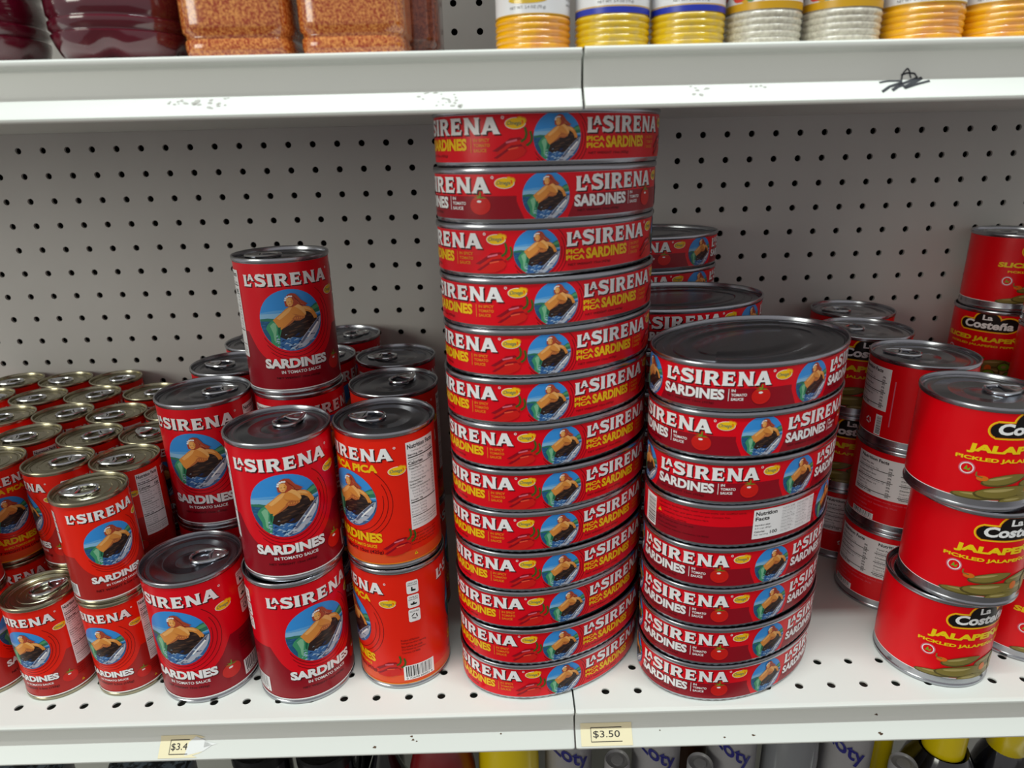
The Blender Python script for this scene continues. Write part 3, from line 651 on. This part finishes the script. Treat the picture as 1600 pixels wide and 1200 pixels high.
# scuffs, chips and the marker scribble live on the channels
def decal(parent, name, polys, m, ox, oz, yfun, label=None):
    b = MB()
    for P in polys: b.face([(x-ox, yfun(z), z-oz) for x, z in P], m)
    o = link(name, b.mesh(name, False), parent)
    if label: o['label'] = label
def face_y(z0):                                        # y of the channel face at height z (relative to shelf)
    def f(z):
        d = z-z0
        if d > -18: return 6.5-.25
        if d > -19.6: return 6.5-.7*(-18-d)/1.6-.3
        return 5.8-9.8*(-19.6-d)/9.4-.3
    return f
def stroke2(pts, w):
    out = []
    for (a, b_), (c, d) in zip(pts[:-1], pts[1:]):
        n = max(1, int(math.hypot(c-a, d-b_)/1.2))
        for i in range(n):
            p = (a+(c-a)*i/n, b_+(d-b_)*i/n); q = (a+(c-a)*(i+1)/n, b_+(d-b_)*(i+1)/n); L = math.hypot(q[0]-p[0], q[1]-p[1]) or 1
            nx, nz = -(q[1]-p[1])/L*w/2, (q[0]-p[0])/L*w/2
            out.append([(p[0]+nx, p[1]+nz), (q[0]+nx, q[1]+nz), (q[0]-nx, q[1]-nz), (p[0]-nx, p[1]-nz)])
    return out
orx2 = (JX+1.7+XR)/2; olx2 = (XL+JX+.3)/2
sc = []
def mk(px, py):  return (216.2+(px-1376)*.339, 434.8-(py-126)*.339)  # along the channel face
for pts, w_ in (([(1376, 127), (1390, 125), (1412, 125)], .9), ([(1412, 128), (1418, 112), (1423, 106), (1427, 110), (1430, 121)], .8), ([(1414, 116), (1424, 113), (1436, 114), (1441, 121)], .9),
                ([(1375, 142), (1390, 134), (1412, 128)], 1.3), ([(1392, 140), (1404, 134), (1414, 131)], 1.5), ([(1412, 136), (1430, 129), (1448, 121)], 1.6), ([(1414, 137), (1436, 131), (1459, 126)], 1.1), ([(1405, 132), (1425, 126), (1440, 121)], 1.2)):
    sc += stroke2([mk(*p) for p in pts], w_)
decal(up_r, 'marker_scribble', sc, 'marker', orx2, 456, face_y(456), 'black marker scribble')
def chips(parent, name, spots, ox, oz, m, seed):
    r2 = random.Random(seed)
    for x, z, sx, sz, n in spots:
        polys = []
        for i in range(n):
            cx = x+r2.uniform(-sx, sx); cz = z+r2.uniform(-sz, sz); q = r2.uniform(.4, 1.3)
            polys.append([(cx+math.cos(t)*q*r2.uniform(.5, 1.6), cz+math.sin(t)*q*.5*r2.uniform(.6, 1.2)) for t in [2*PI*k/7 for k in range(7)]])
        decal(parent, name, polys, m, ox, oz, face_y(oz), 'scuffed paint marks')
chips(up_l, 'paint_scuff', [(-168, 431.5, 9, 2.4, 16), (-148, 432, 6, 3, 10), (-22, 430, 8, 4, 20), (-34, 433, 5, 2, 6)], olx2, 455.5, 'chip', 3)
chips(up_r, 'paint_scuff', [(118, 432, 10, 3, 8), (148, 433, 5, 2, 4)], orx2, 456, 'chip', 5)
chips(low_l, 'paint_scuff', [(-250, -26.5, 2, .5, 2), (-60, -24, 60, 3, 5)], olx, 0, 'rust', 8)
chips(low_r, 'paint_scuff', [(286, -16.8, 1.2, .8, 4), (286, -27, 1.5, .5, 3), (150, -24, 40, 3, 3)], orx, 0, 'rust', 9)
# price stickers on the lower channel
def sticker(x0, x1, z0, z1, text, torn, label):
    o = empty('price_sticker', ((x0+x1)/2, 0, (z0+z1)/2), label, 'sticker', None); f = face_y(0); ox, oz = (x0+x1)/2, (z0+z1)/2
    def surf(b, x, z, e): return (x-ox, f(z)-e, z-oz)
    b = MB(); n = 12
    for i in range(n):
        a = z0+(z1-z0)*i/n; c = z0+(z1-z0)*(i+1)/n; xe0 = x1; xe1 = x1
        if torn: xe0 = x1-6-4*math.sin(i*1.7); xe1 = x1-6-4*math.sin((i+1)*1.7)
        b.face([surf(b, x0, a, .1), surf(b, xe0, a, .1), surf(b, xe1, c, .1), surf(b, x0, c, .1)], 'sticker')
    if torn:
        for P in ([(x1-16, z0+1), (x1-2, z0+3), (x1+4, (z0+z1)/2), (x1-3, z1-3), (x1-9, z1-1), (x1-14, z1-4)], [(x1-2, (z0+z1)/2-1), (x1+8, (z0+z1)/2+.6), (x1-2, (z0+z1)/2+2)]):
            T = geometry.tessellate_polygon([[Vector((a, c, 0)) for a, c in P]])
            for t in T: b.face([surf(b, *P[i], .3) for i in t], 'paper')
    link('paper', b.mesh('sticker_paper', False), o)
    b = MB(); T, (a0, a1, c0, c1) = txt_tris(text, .0); W = (x1-x0)*(.52 if not torn else .34); xc = (x0+x1)/2 if not torn else x0+(x1-x0)*.42; h = 3.7; zc = (z0+z1)/2-.4
    for t in T: b.face([surf(b, xc+((x-(a0+a1)/2)/(a1-a0))*W, zc+((y-(c0+c1)/2)/(c1-c0))*h, .45) for x, y in t], 'print')
    for P in stroke2([(xc-W*.58, zc-3.4), (xc+W*.58, zc-3.4)], .35)+stroke2([(xc-W*.58, zc+3.4), (xc+W*.58, zc+3.4)], .35)+stroke2([(xc-W*.58, zc-3.4), (xc-W*.58, zc+3.4)], .35): b.face([surf(b, x, z, .42) for x, z in P], 'print')
    link('printed_price', b.mesh('sticker_print', False), o)
sticker(55.5, 95, -29, -17, '$3.50', False, 'cream price sticker reading $3.50 on the lower shelf edge')
sticker(-268, -232, -29, -17.5, '$3.4', True, 'torn cream price sticker on the left part of the lower shelf edge')

# ------------------------------------------------------------------ tall and small round sardine cans
def rc(form, art, x, y, lev, off, label, group, tab=0, **k):
    put_can(form, art, x, y, lev*KIT[form]['H'], view_az(x, y)+off, label, group, tab, **k)
GT = 'tall round sardine cans'; GS = 'small sardine cans at the left'
# front row, tall
rc('tall', 'tall_tomato', -244.5, 56.8, 0, -35+180, 'tall red sardine can standing alone at the shelf front with grey pull-ring lid in view', GT, 12)
rc('tall', 'tall_tomato', -164.3, 53, 0, 17, 'bottom tall red sardine can of the front stack of two, barcode at its lower left', GT, 40)
rc('tall', 'tall_tomato', -162.0, 55.3, 1, -4+180, 'upper tall red sardine can of the front stack, white facts panel at its left edge', GT, 62)
rc('tall', 'tall_pica', -85.5, 66, 0, -76+180, 'bottom orange spicy sardine can with three white badges and barcode, beside the tallest stack', GT, 100)
rc('tall', 'tall_pica', -86.5, 67.3, 1, -50, 'upper orange spicy sardine can with nutrition panel facing front, beside the tallest stack', GT, 172)
# second and third rows
rc('tall', 'tall_tomato', -249, 133.8, 0, 50, 'lower tall can almost hidden behind the lone can with the grey lid', GT, 20)
rc('tall', 'tall_tomato', -248, 133.8, 1, -24, 'tall red sardine can next to the small cans, second layer, SARDINES in white', GT, 22)
rc('tall', 'tall_tomato', -172.5, 150.5, 0, 10, 'hidden lowest can of the stack of three behind the front tall cans', GT, 20)
rc('tall', 'tall_tomato', -173, 150.5, 1, 38+180, 'middle can of the stack of three, only its upper label showing', GT, 20)
rc('tall', 'tall_tomato', -174, 149.8, 2, 3+180, 'topmost tall sardine can, standing highest on the left half of the shelf', GT, 195)
rc('tall', 'tall_pica', -91, 145.5, 0, 100, 'lower can beneath the orange can directly behind the front spicy can', GT, 20)
rc('tall', 'tall_pica', -91, 145.3, 1, -5, 'orange-red can directly behind the upper spicy can, facts panel at its right', GT, 60)
rc('tall', 'tall_tomato', -252, 211.5, 0, 0, 'hidden lower can of the third row, left column', GT, 20)
rc('tall', 'tall_tomato', -252, 211.5, 1, 80, 'dull-lidded tall can of the third row, left of the topmost can', GT, 175)
rc('tall', 'tall_tomato', -178.5, 229, 0, 0, 'hidden lower can behind the stack of three', GT, 20)
rc('tall', 'tall_tomato', -178.5, 229, 1, 50+180, 'tall can half hidden behind the right side of the topmost can', GT, 20)
rc('tall', 'tall_tomato', -100.5, 223.8, 0, 80, 'lower can in the third row, right column', GT, 20)
rc('tall', 'tall_tomato', -100.5, 223.8, 1, 40+180, 'tall can in the third row, right column, near the tallest stack', GT, 178)
rc('tall', 'tall_tomato', -249, 288.5, 0, 0, 'hidden lower can of the back row, left', GT, 20)
rc('tall', 'tall_tomato', -249, 288.5, 1, 60, 'tall can of the back row peeking out left behind the topmost can', GT, 160)
rc('tall', 'tall_tomato', -168, 307.5, 0, 0, 'hidden lower can of the back row against the pegboard', GT, 20)
rc('tall', 'tall_tomato', -168, 307.5, 1, 5, 'tall can at the back against the pegboard, right of the topmost can', GT, 30)
# small cans: (x, y, facing offset, tab bearing, art, label of upper, label of lower, lower offset)
SM = [(-309, 55.4, 11, 195, 'small_tomato', 'frontmost upper small orange-red sardine can with shiny pull ring, badges at its left', 'small sardine can under the frontmost upper small can, nutrition panel at its right', -42),
      (-425, 56, -60, 30, 'small_tomato', 'upper small can cut by the left photo edge, barcode showing', 'lower small can cut by the left photo edge at the shelf front', 60),
      (-362.8, 106.0, 92, 25, 'small_tomato', 'small orange-red can in the second row with omega badge and white badge showing', 'lower small can behind the single front small can', 20),
      (-309.6, 108.5, -62, 200, 'small_tomato', 'small can in the second row with nutrition panel facing right', 'lower small can in the second row beneath the nutrition panel can', 100),
      (-421.7, 109.0, 5, 190, 'small_pica', 'small spicy can with yellow SARDINES lettering in the second row at left edge', 'lower small can beneath the yellow lettered spicy can', -20),
      (-424.0, 162.1, -70, 205, 'small_tomato', 'small can in the third row, leftmost with whole lid in view', 'lower small can in the third row, leftmost', 0),
      (-366.9, 159.0, 20, 40, 'small_tomato', 'small can in the third row, middle column', 'lower small can in the third row, middle column', 0),
      (-313.5, 161.6, 0, 150, 'small_tomato', 'small can in the third row beside the tall red can', 'lower small can in the third row beside the tall cans', 0),
      (-478.8, 211.7, 30, 200, 'small_tomato', 'small can in the fourth row, cut by the left photo edge', 'lower small can in the fourth row at the left edge', 0),
      (-424.7, 215.3, 10, 38, 'small_tomato', 'small can in the fourth row, second column from the left', 'lower small can in the fourth row, second column', 0),
      (-371, 211.9, -70, 208, 'small_tomato', 'small can in the fourth row, third column, with facts panel at right', 'lower small can in the fourth row, third column', 0),
      (-317.2, 214.8, 0, 20, 'small_tomato', 'small can in the fourth row, mostly hidden by the tall red can', 'lower small can in the fourth row, right column', 0),
      (-538.0, 268.3, 0, 10, 'small_tomato', 'small can in the fifth row, cut by the left photo edge', 'lower small can in the fifth row at left edge', 0),
      (-480.4, 265.2, 20, 200, 'small_tomato', 'small can in the fifth row, second column', 'lower small can in the fifth row, second column', 0),
      (-426.2, 268.3, 20, 35, 'small_tomato', 'small can in the fifth row, third column', 'lower small can in the fifth row, third column', 0),
      (-368, 273, 20, 12, 'small_tomato', 'small can in the fifth row, right column, lid half hidden by tall cans', 'lower small can in the fifth row, right column', 0),
      (-540.3, 321.4, 20, 200, 'small_tomato', 'small can in the back row at the left photo edge', 'lower small can in the back row at the left edge', 0),
      (-485.5, 320.6, 20, 178, 'small_tomato', 'small can in the back row, second from the left', 'lower small can in the back row, second from the left', 0),
      (-430.3, 321.4, 20, 15, 'small_tomato', 'small can in the back row, third from the left against the pegboard', 'lower small can in the back row, third from the left', 0)]
for x, y, off, tb, art, l1, l2, off2 in SM:
    rc('small', 'small_tomato', x+(.5 if y > 100 else 0), y, 0, off2, l2, GS, 30)
    rc('small', art, x, y, 1, off, l1, GS, tb)
rc('small', 'small_tomato', -366.1, 52.8, 0, -47, 'single small sardine can at the shelf front, bare pull-ring lid, beside a stacked pair', GS, 48)

# ------------------------------------------------------------------ oval sardine cans
GP = 'oval spicy sardine cans in the tallest stack'; GO = 'oval tomato sardine cans in the shorter stack'
step = OV.L/OV.n
words = ['bottom', 'second from bottom', 'third from bottom', 'fourth from bottom', 'fifth from bottom', 'sixth from bottom', 'seventh, middle one', 'eighth from bottom', 'ninth from bottom', 'tenth from bottom', 'third from top', 'second from top', 'topmost']
mer = [-24, -28, -22.7, -27, -27.5, -28.9, -28.2, -37, -35.1, -30.9, -42.5, -35.1, -29.9]
jit = [(0, 0), (.6, -.4), (-.5, .5), (.3, 0), (-.4, .3), (.5, -.3), (0, .6), (-.6, 0), (.4, .2), (0, -.4), (-.8, .4), (-.4, -.4), (.8, 0)]
hl = 32.85
for i in range(13):
    t = 'oval_tomato' if i == 11 else 'oval_pica'
    lb = ('oval tomato sauce sardine can with white lettering, second from top of the tallest stack' if i == 11 else 'oval spicy sardine can with yellow SARDINES, %s of the tallest stack' % words[i])
    put_can('oval', t, 38+jit[i][0], 77+jit[i][1], i*hl, 0, lb, GP, None, name='oval_sardine_can', hscale=hl/HO, shift=round((mer[i]-122)/step), phi=.54+rnd.uniform(-.012, .012))
words = ['bottom', 'second from bottom', 'third from bottom', 'fourth from bottom', '', 'third from top', 'second from top', 'topmost, open lid in view,']
mer = [-13.2, -16.5, -19.0, -22.5, 0, -7.6, -40.3, -4.3]
hr = 34.0
for i in range(8):
    if i == 4: sh = round((-125.5-268)/step); lb = 'oval can turned to show barcode and nutrition facts, in the middle of the eight-can stack'
    else: sh = round((mer[i]-122)/step); lb = 'oval tomato sardine can, %s of the eight-can stack' % words[i].rstrip(',') if i < 7 else 'topmost oval can of the eight-can stack, its dark ringed lid in full view'
    put_can('oval', 'oval_tomato', 183.2+jit[i][0]*.6, 69.5+jit[i][1]*.6, i*hr, 0, lb, GO, None, name='oval_sardine_can', hscale=hr/HO, shift=sh, phi=.53+rnd.uniform(-.012, .012))
h2 = 35.1
ORD10 = ['lowest', 'second from the shelf', 'third from the shelf', 'fourth from the shelf', 'fifth from the shelf', 'fifth from the top', 'fourth from the top', 'third from the top', 'second from the top', 'topmost']
ORD8 = ORD10[:4]+ORD10[6:]
for i in range(8):
    put_can('oval', 'oval_tomato', 150.7, 179.2, i*h2, 0, 'oval can, %s of the stack directly behind the eight-can stack' % ORD8[i], 'oval cans in the stack behind', None, name='oval_sardine_can', hscale=h2/HO, shift=round(-68.7/step), phi=.19)
h3 = 32.3
for i in range(10):
    put_can('oval', 'oval_tomato', 139.4, 291.2, i*h3, 0, 'oval can, %s of the rear oval stack against the pegboard' % ORD10[i], 'oval cans in the rear stack', None, name='oval_sardine_can', hscale=h3/HO, shift=round((52.9-122)/step), phi=.06)

# ------------------------------------------------------------------ jalapeno cans
GJ = 'jalapeno cans at the right'
def jc(art, x, y, lev, off, label, tab): rc('jal', art, x, y, lev, off, label, GJ, tab, name='jalapeno_can')
jc('jal_pickled', 350.5, 54.5, 0, 51, 'bottom jalapeno can of the front stack of three, dented red label over bare metal rim', 20)
jc('jal_pickled', 356, 50, 1, 48, 'middle jalapeno can of the front stack of three', 20)
jc('jal_pickled', 349, 52, 2, 50, 'top jalapeno can of the front stack, silver lid and pull ring in view', 8)
jc('jal_sliced', 438, 76, 0, 60, 'lower jalapeno can at the right photo edge, beside the front stack', 20)
jc('jal_pickled', 441, 78, 1, 75, 'upper jalapeno can at the right photo edge, behind the middle front can', 20)
for i, (o_, l_) in enumerate(((175, 'bottom jalapeno can of the second stack, white facts panel facing out'), (188, 'middle jalapeno can of the second stack, facts panel and recycling mark'), (108, 'top jalapeno can of the second stack, plain red side with facts panel at left'))):
    jc('jal_pickled', 358, 143-i*.5, i, o_, l_, 150)
for i, (o_, l_) in enumerate(((170, 'bottom jalapeno can of the third stack'), (5, 'middle jalapeno can of the third stack'), (10, 'top jalapeno can of the third stack, yellow lettering seen between neighbours'))):
    jc('jal_pickled', 351, 227, i, o_, l_, 130)
for i, (o_, l_) in enumerate(((150, 'bottom jalapeno can of the fourth stack, against the pegboard'), (100, 'middle jalapeno can of the fourth stack, against the pegboard'), (20, 'top jalapeno can of the fourth stack, lid seen against the pegboard'))):
    jc('jal_pickled', 377, 306.5, i, o_, l_, 170)
for i, (o_, l_) in enumerate(((0, 'lowest can of the tall rear stack of four sliced jalapeno cans'), (0, 'second can of the tall rear stack of sliced jalapenos'), (-8, 'third can of the tall rear stack, oval black logo facing out'), (50, 'topmost sliced jalapeno can of the tall rear stack, in front of the pegboard'))):
    jc('jal_sliced', 538-(3 if i == 2 else 0), 306, i, o_, l_, 160)
for i, (o_, l_) in enumerate(((0, 'lowest can of the right edge stack of sliced jalapenos'), (0, 'second can of the right edge stack of sliced jalapenos'), (40, 'third can of the right edge stack, SLICED lettering in view'), (140, 'topmost can of the right edge stack, facts panel facing out'))):
    jc('jal_sliced', 544, 219, i, o_, l_, 160)
# ------------------------------------------------------------------ goods on the upper shelf
def glossy(name, rgb, rgb2, scale, lo, hi, rough=.18):
    mat(name, rgb, rough=rough, spec=.6, coat=.8, noise=(scale, rgb2, lo, hi))
mat('beet_juice', (74, 4, 22), rough=.12, spec=.7, coat=1.0, noise=(14, (96, 10, 32), .3, .7))
glossy('chili_powder', (158, 54, 12), (226, 150, 76), 700, .38, .66); glossy('chili_powder_dark', (92, 34, 16), (130, 60, 34), 420, .38, .62)
glossy('mustard_powder', (226, 186, 14), (200, 168, 76), 160, .45, .75, .22); glossy('turmeric', (244, 176, 4), (226, 148, 60), 40, .50, .62, .22); glossy('garlic_powder', (214, 208, 190), (180, 172, 156), 500, .35, .65, .3)
mat('plain_white', (236, 236, 238), rough=.35, coat=.3); mat('blue_band', (38, 56, 176), rough=.35); mat('gold_band', (212, 160, 20), rough=.35); mat('label_green', (70, 130, 40), rough=.35); mat('label_red', (220, 60, 40), rough=.35)
mat('cap_red', (190, 20, 24), rough=.35); mat('cap_white', (230, 230, 228), rough=.4)
def lathe(prof, m, n=64, caps=True, fn=None, name='m', angle=50):
    b = MB(); rows = []
    for r, z in prof: rows.append([(r*math.cos(2*PI*k/n)*(fn(2*PI*k/n, z) if fn else 1), r*math.sin(2*PI*k/n)*(fn(2*PI*k/n, z) if fn else 1), z) for k in range(n)])
    b.grid(rows, m)
    if caps: b.cap(rows[0], m); b.cap(rows[-1], m)
    return b.mesh(name, True, angle)
UZ = 455.5
def drink(x, y, label):
    o = empty('drink_bottle', (x, y, UZ), label, 'bottle', 'dark red drink bottles')
    def foot(t, z): return 1-.20*max(0, 1-z/13)*max(0, math.cos(5*t+.6))**2
    prof = [(18, 5), (24, 1), (29, 0), (33, 1.5), (36.4, 6), (38.2, 11), (38.6, 14.6), (37.4, 15.6), (37.4, 16.6), (38.8, 17.8), (38.8, 21.4), (37.6, 22.4), (37.6, 23.6)]
    for i in range(1, 8): prof += [(38.6, 10+i*15), (38.8, 10+i*15+8), (37.6, 10+i*15+11), (37.6, 10+i*15+13)]
    prof += [(38, 140), (34, 165), (24, 190), (14, 205), (13, 214)]
    link('bottle_body', lathe(prof, 'beet_juice', 80, fn=foot, name='drink_body'), o); link('cap', lathe([(14.5, 212), (15, 213), (15, 228), (14, 229.5)], 'cap_red', 32, name='drink_cap'), o)
drink(-303, 46, 'dark red juice bottle with ribbed base at the left photo edge on the upper shelf')
drink(-214, 46, 'dark red juice bottle with petal base, right of its twin and beside the orange seasoning')
def seasoning(x, y, r, m, label):
    o = empty('seasoning_jar', (x, y, UZ), label, 'jar', 'orange seasoning jars')
    prof = [(r*.90, 0), (r*.96, 1.5), (r*.985, 5), (r*.985, 9), (r*.955, 10.2), (r*.955, 12), (r, 13.6), (r*1.005, 18), (r*1.005, 78), (r*.97, 84), (r*.7, 98), (r*.62, 102), (r*.62, 110)]
    sq = lambda t, z: 1/(abs(math.cos(t))**5+abs(math.sin(t))**5)**(1/5)*.93
    link('jar_body', lathe(prof, m, 64, fn=sq, name='seasoning_body'), o); link('cap', lathe([(r*.68, 108), (r*.7, 109), (r*.7, 124), (r*.66, 126)], 'cap_red', 40, name='seasoning_cap'), o)
    return o
seasoning(-141, 44, 33, 'chili_powder', 'clear jar of orange chili seasoning beside the juice bottles on the upper shelf')
seasoning(-76.5, 44, 32, 'chili_powder', 'clear jar of orange chili seasoning, the right one of the two front jars')
seasoning(-62, 112, 32, 'chili_powder_dark', 'darker seasoning jar standing behind the right orange jar')
def ribbed(x, y, r, fill, art, label):
    o = empty('spice_jar', (x, y, 456), label, 'jar', 'ribbed spice jars')
    prof = [(r*.88, 0)]
    pitch = 3.3
    for i in range(5):
        z = i*pitch
        for k in range(7): t = k/7; prof.append((r*(.965+.035*math.sin(PI*t)**.8), z+.4+t*pitch))
    prof += [(r*.965, 16.9), (r*.96, 17.4), (r*.96, 80), (r*.93, 84), (r*.8, 90), (r*.8, 94)]
    link('jar_body', lathe(prof, fill, 64, name='spice_body', angle=80), o)
    link('cap', lathe([(r*.86, 93), (r*.88, 94), (r*.88, 108), (r*.84, 110)], 'cap_red' if fill != 'garlic_powder' else 'cap_white', 40, name='spice_cap'), o)
    lo_ = {'blue': 17.2, 'veg': 17.6, 'plain': 17.2 if x < 100 else 18.6}[art]; ol = Outline(r*.965, r*.965, 64); A = Art(lo_, 79); A.rect(0, ol.L, lo_, 79, 'plain_white', 0)
    A.rect(0, ol.L, lo_, lo_+.7, 'gold_band', 2)
    if art == 'blue': A.rect(0, ol.L, 17.2, 20.2, 'blue_band', 3); A.rect(0, ol.L, 20.4, 20.9, 'gold_band', 3); A.text('NET WT. 2.4 OZ (70 g)', 2, 22.6, 20, 1.7, 'print', 2, 0)
    if art == 'plain': A.text('NET WT. 2.4 OZ (70 g)', -3, 20.6, 20, 1.8, 'print', 2, 0); A.ell(-3, 24.6, 11, 2.0, 'mustard_powder', 2); small_print(A, 22, 40, 34, ['Ingredients', 'Turmeric', 'Best before', 'see cap for', 'date of pack'], 1.8, 'print', 2)
    if art == 'veg':
        A.rect(0, ol.L, 17.6, 21.4, 'gold_band', 3); r2 = random.Random(5)
        for i in range(46):
            u = r2.uniform(0, ol.L); A.ell(u, r2.uniform(23, 34), r2.uniform(2, 4), r2.uniform(1.5, 3), r2.choice(['label_red', 'label_green', 'gold_band', 'plain_white', 'label_red']), 3+i % 5, 10)
    link('label_wrap', A.wrap('spice_label', ol, 0, .3), o)
    o.rotation_euler[2] = math.radians(view_az(x, y))
for x, r, f, a, l in ((26, 21.6, 'turmeric', 'plain', 'leftmost ribbed jar of orange-yellow spice, next to the upper shelf joint'), (71.4, 21.4, 'mustard_powder', 'blue', 'ribbed jar of yellow powder with blue band, just right of the shelf joint'), (114.6, 21.2, 'mustard_powder', 'blue', 'ribbed jar of yellow powder with blue band, beside the white powder jars'),
                      (158, 21.4, 'garlic_powder', 'veg', 'ribbed jar of whitish powder with vegetable label, left one of the pair'), (202.6, 22.0, 'garlic_powder', 'veg', 'ribbed jar of whitish powder with vegetable label, beside the orange jars'), (249, 22.6, 'turmeric', 'plain', 'ribbed jar of orange spice right of the white powder jars'), (296, 22.8, 'turmeric', 'plain', 'ribbed jar of orange spice at the right photo edge')):
    ribbed(x, 32, r, f, a, l)

# ------------------------------------------------------------------ goods on the dim bottom shelf
mat('dark_glass', (14, 14, 20), rough=.08, spec=.7, coat=1); mat('lemon', (226, 200, 10), rough=.3, coat=.4); mat('white_plastic_dim', (146, 144, 146), rough=.35, bump=(60, .5, .002)); mat('navy', (24, 22, 110), rough=.4)  # white plastic is greyed: under-shelf shade put into its colour
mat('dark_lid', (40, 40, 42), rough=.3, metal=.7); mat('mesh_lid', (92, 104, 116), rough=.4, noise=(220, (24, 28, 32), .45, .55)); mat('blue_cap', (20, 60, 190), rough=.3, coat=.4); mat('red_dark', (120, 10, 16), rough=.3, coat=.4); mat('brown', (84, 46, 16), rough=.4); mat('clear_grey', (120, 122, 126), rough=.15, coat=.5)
BZ = -345
def bottle(name, x, y, H, r, body, cap, label, cat='bottle', capr=.42, group=None, word=None, az=0, shoulder=.62, caph=18):
    o = empty(name, (x, y, BZ), label, cat, group)
    prof = [(r*.92, 0), (r, 4), (r, H*.5), (r, H*shoulder), (r*.96, H*(shoulder+.06)), (r*.80, H*(shoulder+.14)), (r*.58, H*(shoulder+.20)), (r*capr, H-caph-3), (r*capr*.95, H-caph)]
    link('bottle_body', lathe(prof, body, 48, name=name+'_body'), o); link('cap', lathe([(r*capr, H-caph-1), (r*capr*1.08, H-caph), (r*capr*1.08, H-1.5), (r*capr*.95, H)], cap, 36, name=name+'_cap'), o)
    if word:                                          # printed word running round the shoulder
        b = MB(); T, (a0, a1, c0, c1) = txt_tris(word, .02); W = r*1.55; hh = 22.0; zc = H*(shoulder-.035)
        pr = sorted([(z, q) for q, z in prof])
        for t in T:
            q = []
            for px, pz in t:
                U = (px-(a0+a1)/2)/(a1-a0)*W; Z = zc+(pz-(c0+c1)/2)/(c1-c0)*hh-U*.6
                R = np.interp(Z, [k[0] for k in pr], [k[1] for k in pr])+.9; an = -PI/2+math.radians(az)+U/r
                q.append((R*math.cos(an), R*math.sin(an), Z))
            b.face(q, 'navy')
        link('printed_word', b.mesh(name+'_word', False), o)
    return o
bottle('soap_bottle', 402, 78, 270, 36, 'dark_glass', 'lemon', 'black bottle with yellow cap under the shelf, left one of the pair', capr=.45, group='black bottles with yellow caps', shoulder=.60, caph=56)
bottle('soap_bottle', 458+3, 78, 270, 36-9, 'dark_glass', 'lemon', 'black bottle with yellow cap under the shelf at the right photo edge', capr=.55, group='black bottles with yellow caps', shoulder=.60, caph=56)
bottle('soap_bottle', 312, 82, 292, 23, 'white_plastic_dim', 'white_plastic_dim', 'dim white bottle with purple lettering, nearest the black bottles', word='Loty', az=-30, group='white bottles with purple lettering', shoulder=.83)
bottle('soap_bottle', 206, 82, 292, 22, 'white_plastic_dim', 'white_plastic_dim', 'dim white bottle with purple lettering, middle one below the right shelf', word='Loty', az=-18, group='white bottles with purple lettering', shoulder=.83)
bottle('soap_bottle', 136, 84, 288, 22, 'white_plastic_dim', 'white_plastic_dim', 'dim white bottle with purple lettering below the $3.50 sticker', word='Loty', az=-10, group='white bottles with purple lettering', shoulder=.83)
bottle('soap_bottle', 54, 86, 288, 22, 'white_plastic_dim', 'white_plastic_dim', 'dim white bottle with purple lettering beside the yellow bottle', word='Loty', az=0, group='white bottles with purple lettering', shoulder=.83)
bottle('soap_bottle', -2, 78, 292, 28, 'lemon', 'lemon', 'yellow plastic bottle below the tallest stack', shoulder=.74, capr=.5)
bottle('soap_bottle', -63, 74, 262, 31, 'red_dark', 'blue_cap', 'dark red bottle with blue cap below the shelf', capr=.48, shoulder=.76, caph=14)
bottle('soap_bottle', 352, 118, 250, 26, 'lemon', 'dark_lid', 'yellow and black bottle in shade left of the black bottles', shoulder=.84)
bottle('soap_bottle', 259, 78, 262, 24, 'clear_grey', 'white_plastic_dim', 'ribbed translucent bottle between two white bottles', shoulder=.84, capr=.6)
bottle('soap_bottle', 172, 140, 236, 30, 'brown', 'brown', 'brown bottle in deep shade behind the white bottles', shoulder=.8)
bottle('soap_bottle', -118, 84, 246, 30, 'dark_glass', 'clear_grey', 'dark glass bottle left of the red bottle', shoulder=.6, capr=.3)
bottle('soap_bottle', -140, 140, 240, 28, 'dark_glass', 'dark_lid', 'second dark glass bottle further back', shoulder=.6, capr=.3)
def jar(name, x, y, H, r, body, top, label):
    o = empty(name, (x, y, BZ), label, 'jar', 'lidded jars on the bottom shelf')
    link('jar_body', lathe([(r*.92, 0), (r*.96, 3), (r*.96, H-14), (r*.9, H-11)], body, 40, name=name+'_body'), o)
    link('lid', lathe([(r, H-12), (r, H-1.5), (r*.93, H), (r*.86, H-.6), (r*.80, H-2.2), (r*.5, H-2.2), (r*.46, H-1.2), (r*.2, H-1.2)], top, 40, name=name+'_lid'), o)
jar('storage_jar', -227, 76, 246, 26, 'dark_glass', 'dark_lid', 'jar with dark metal lid below the shelf, left one of two')
jar('storage_jar', -169, 76, 242, 26, 'dark_glass', 'dark_lid', 'jar with dark metal lid below the shelf, right one of two')
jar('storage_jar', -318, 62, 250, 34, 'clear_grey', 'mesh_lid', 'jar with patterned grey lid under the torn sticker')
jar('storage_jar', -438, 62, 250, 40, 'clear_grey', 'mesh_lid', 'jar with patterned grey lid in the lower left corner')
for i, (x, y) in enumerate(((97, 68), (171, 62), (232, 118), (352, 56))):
    jar('storage_jar', x, y, 222, 11.5, 'white_plastic_dim', 'white_plastic_dim', ['small white lidded tub right of the shelf joint', 'small white lidded tub between the first two white bottles', 'small white lidded tub in the shade behind', 'small white lidded tub left of the black bottles'][i])
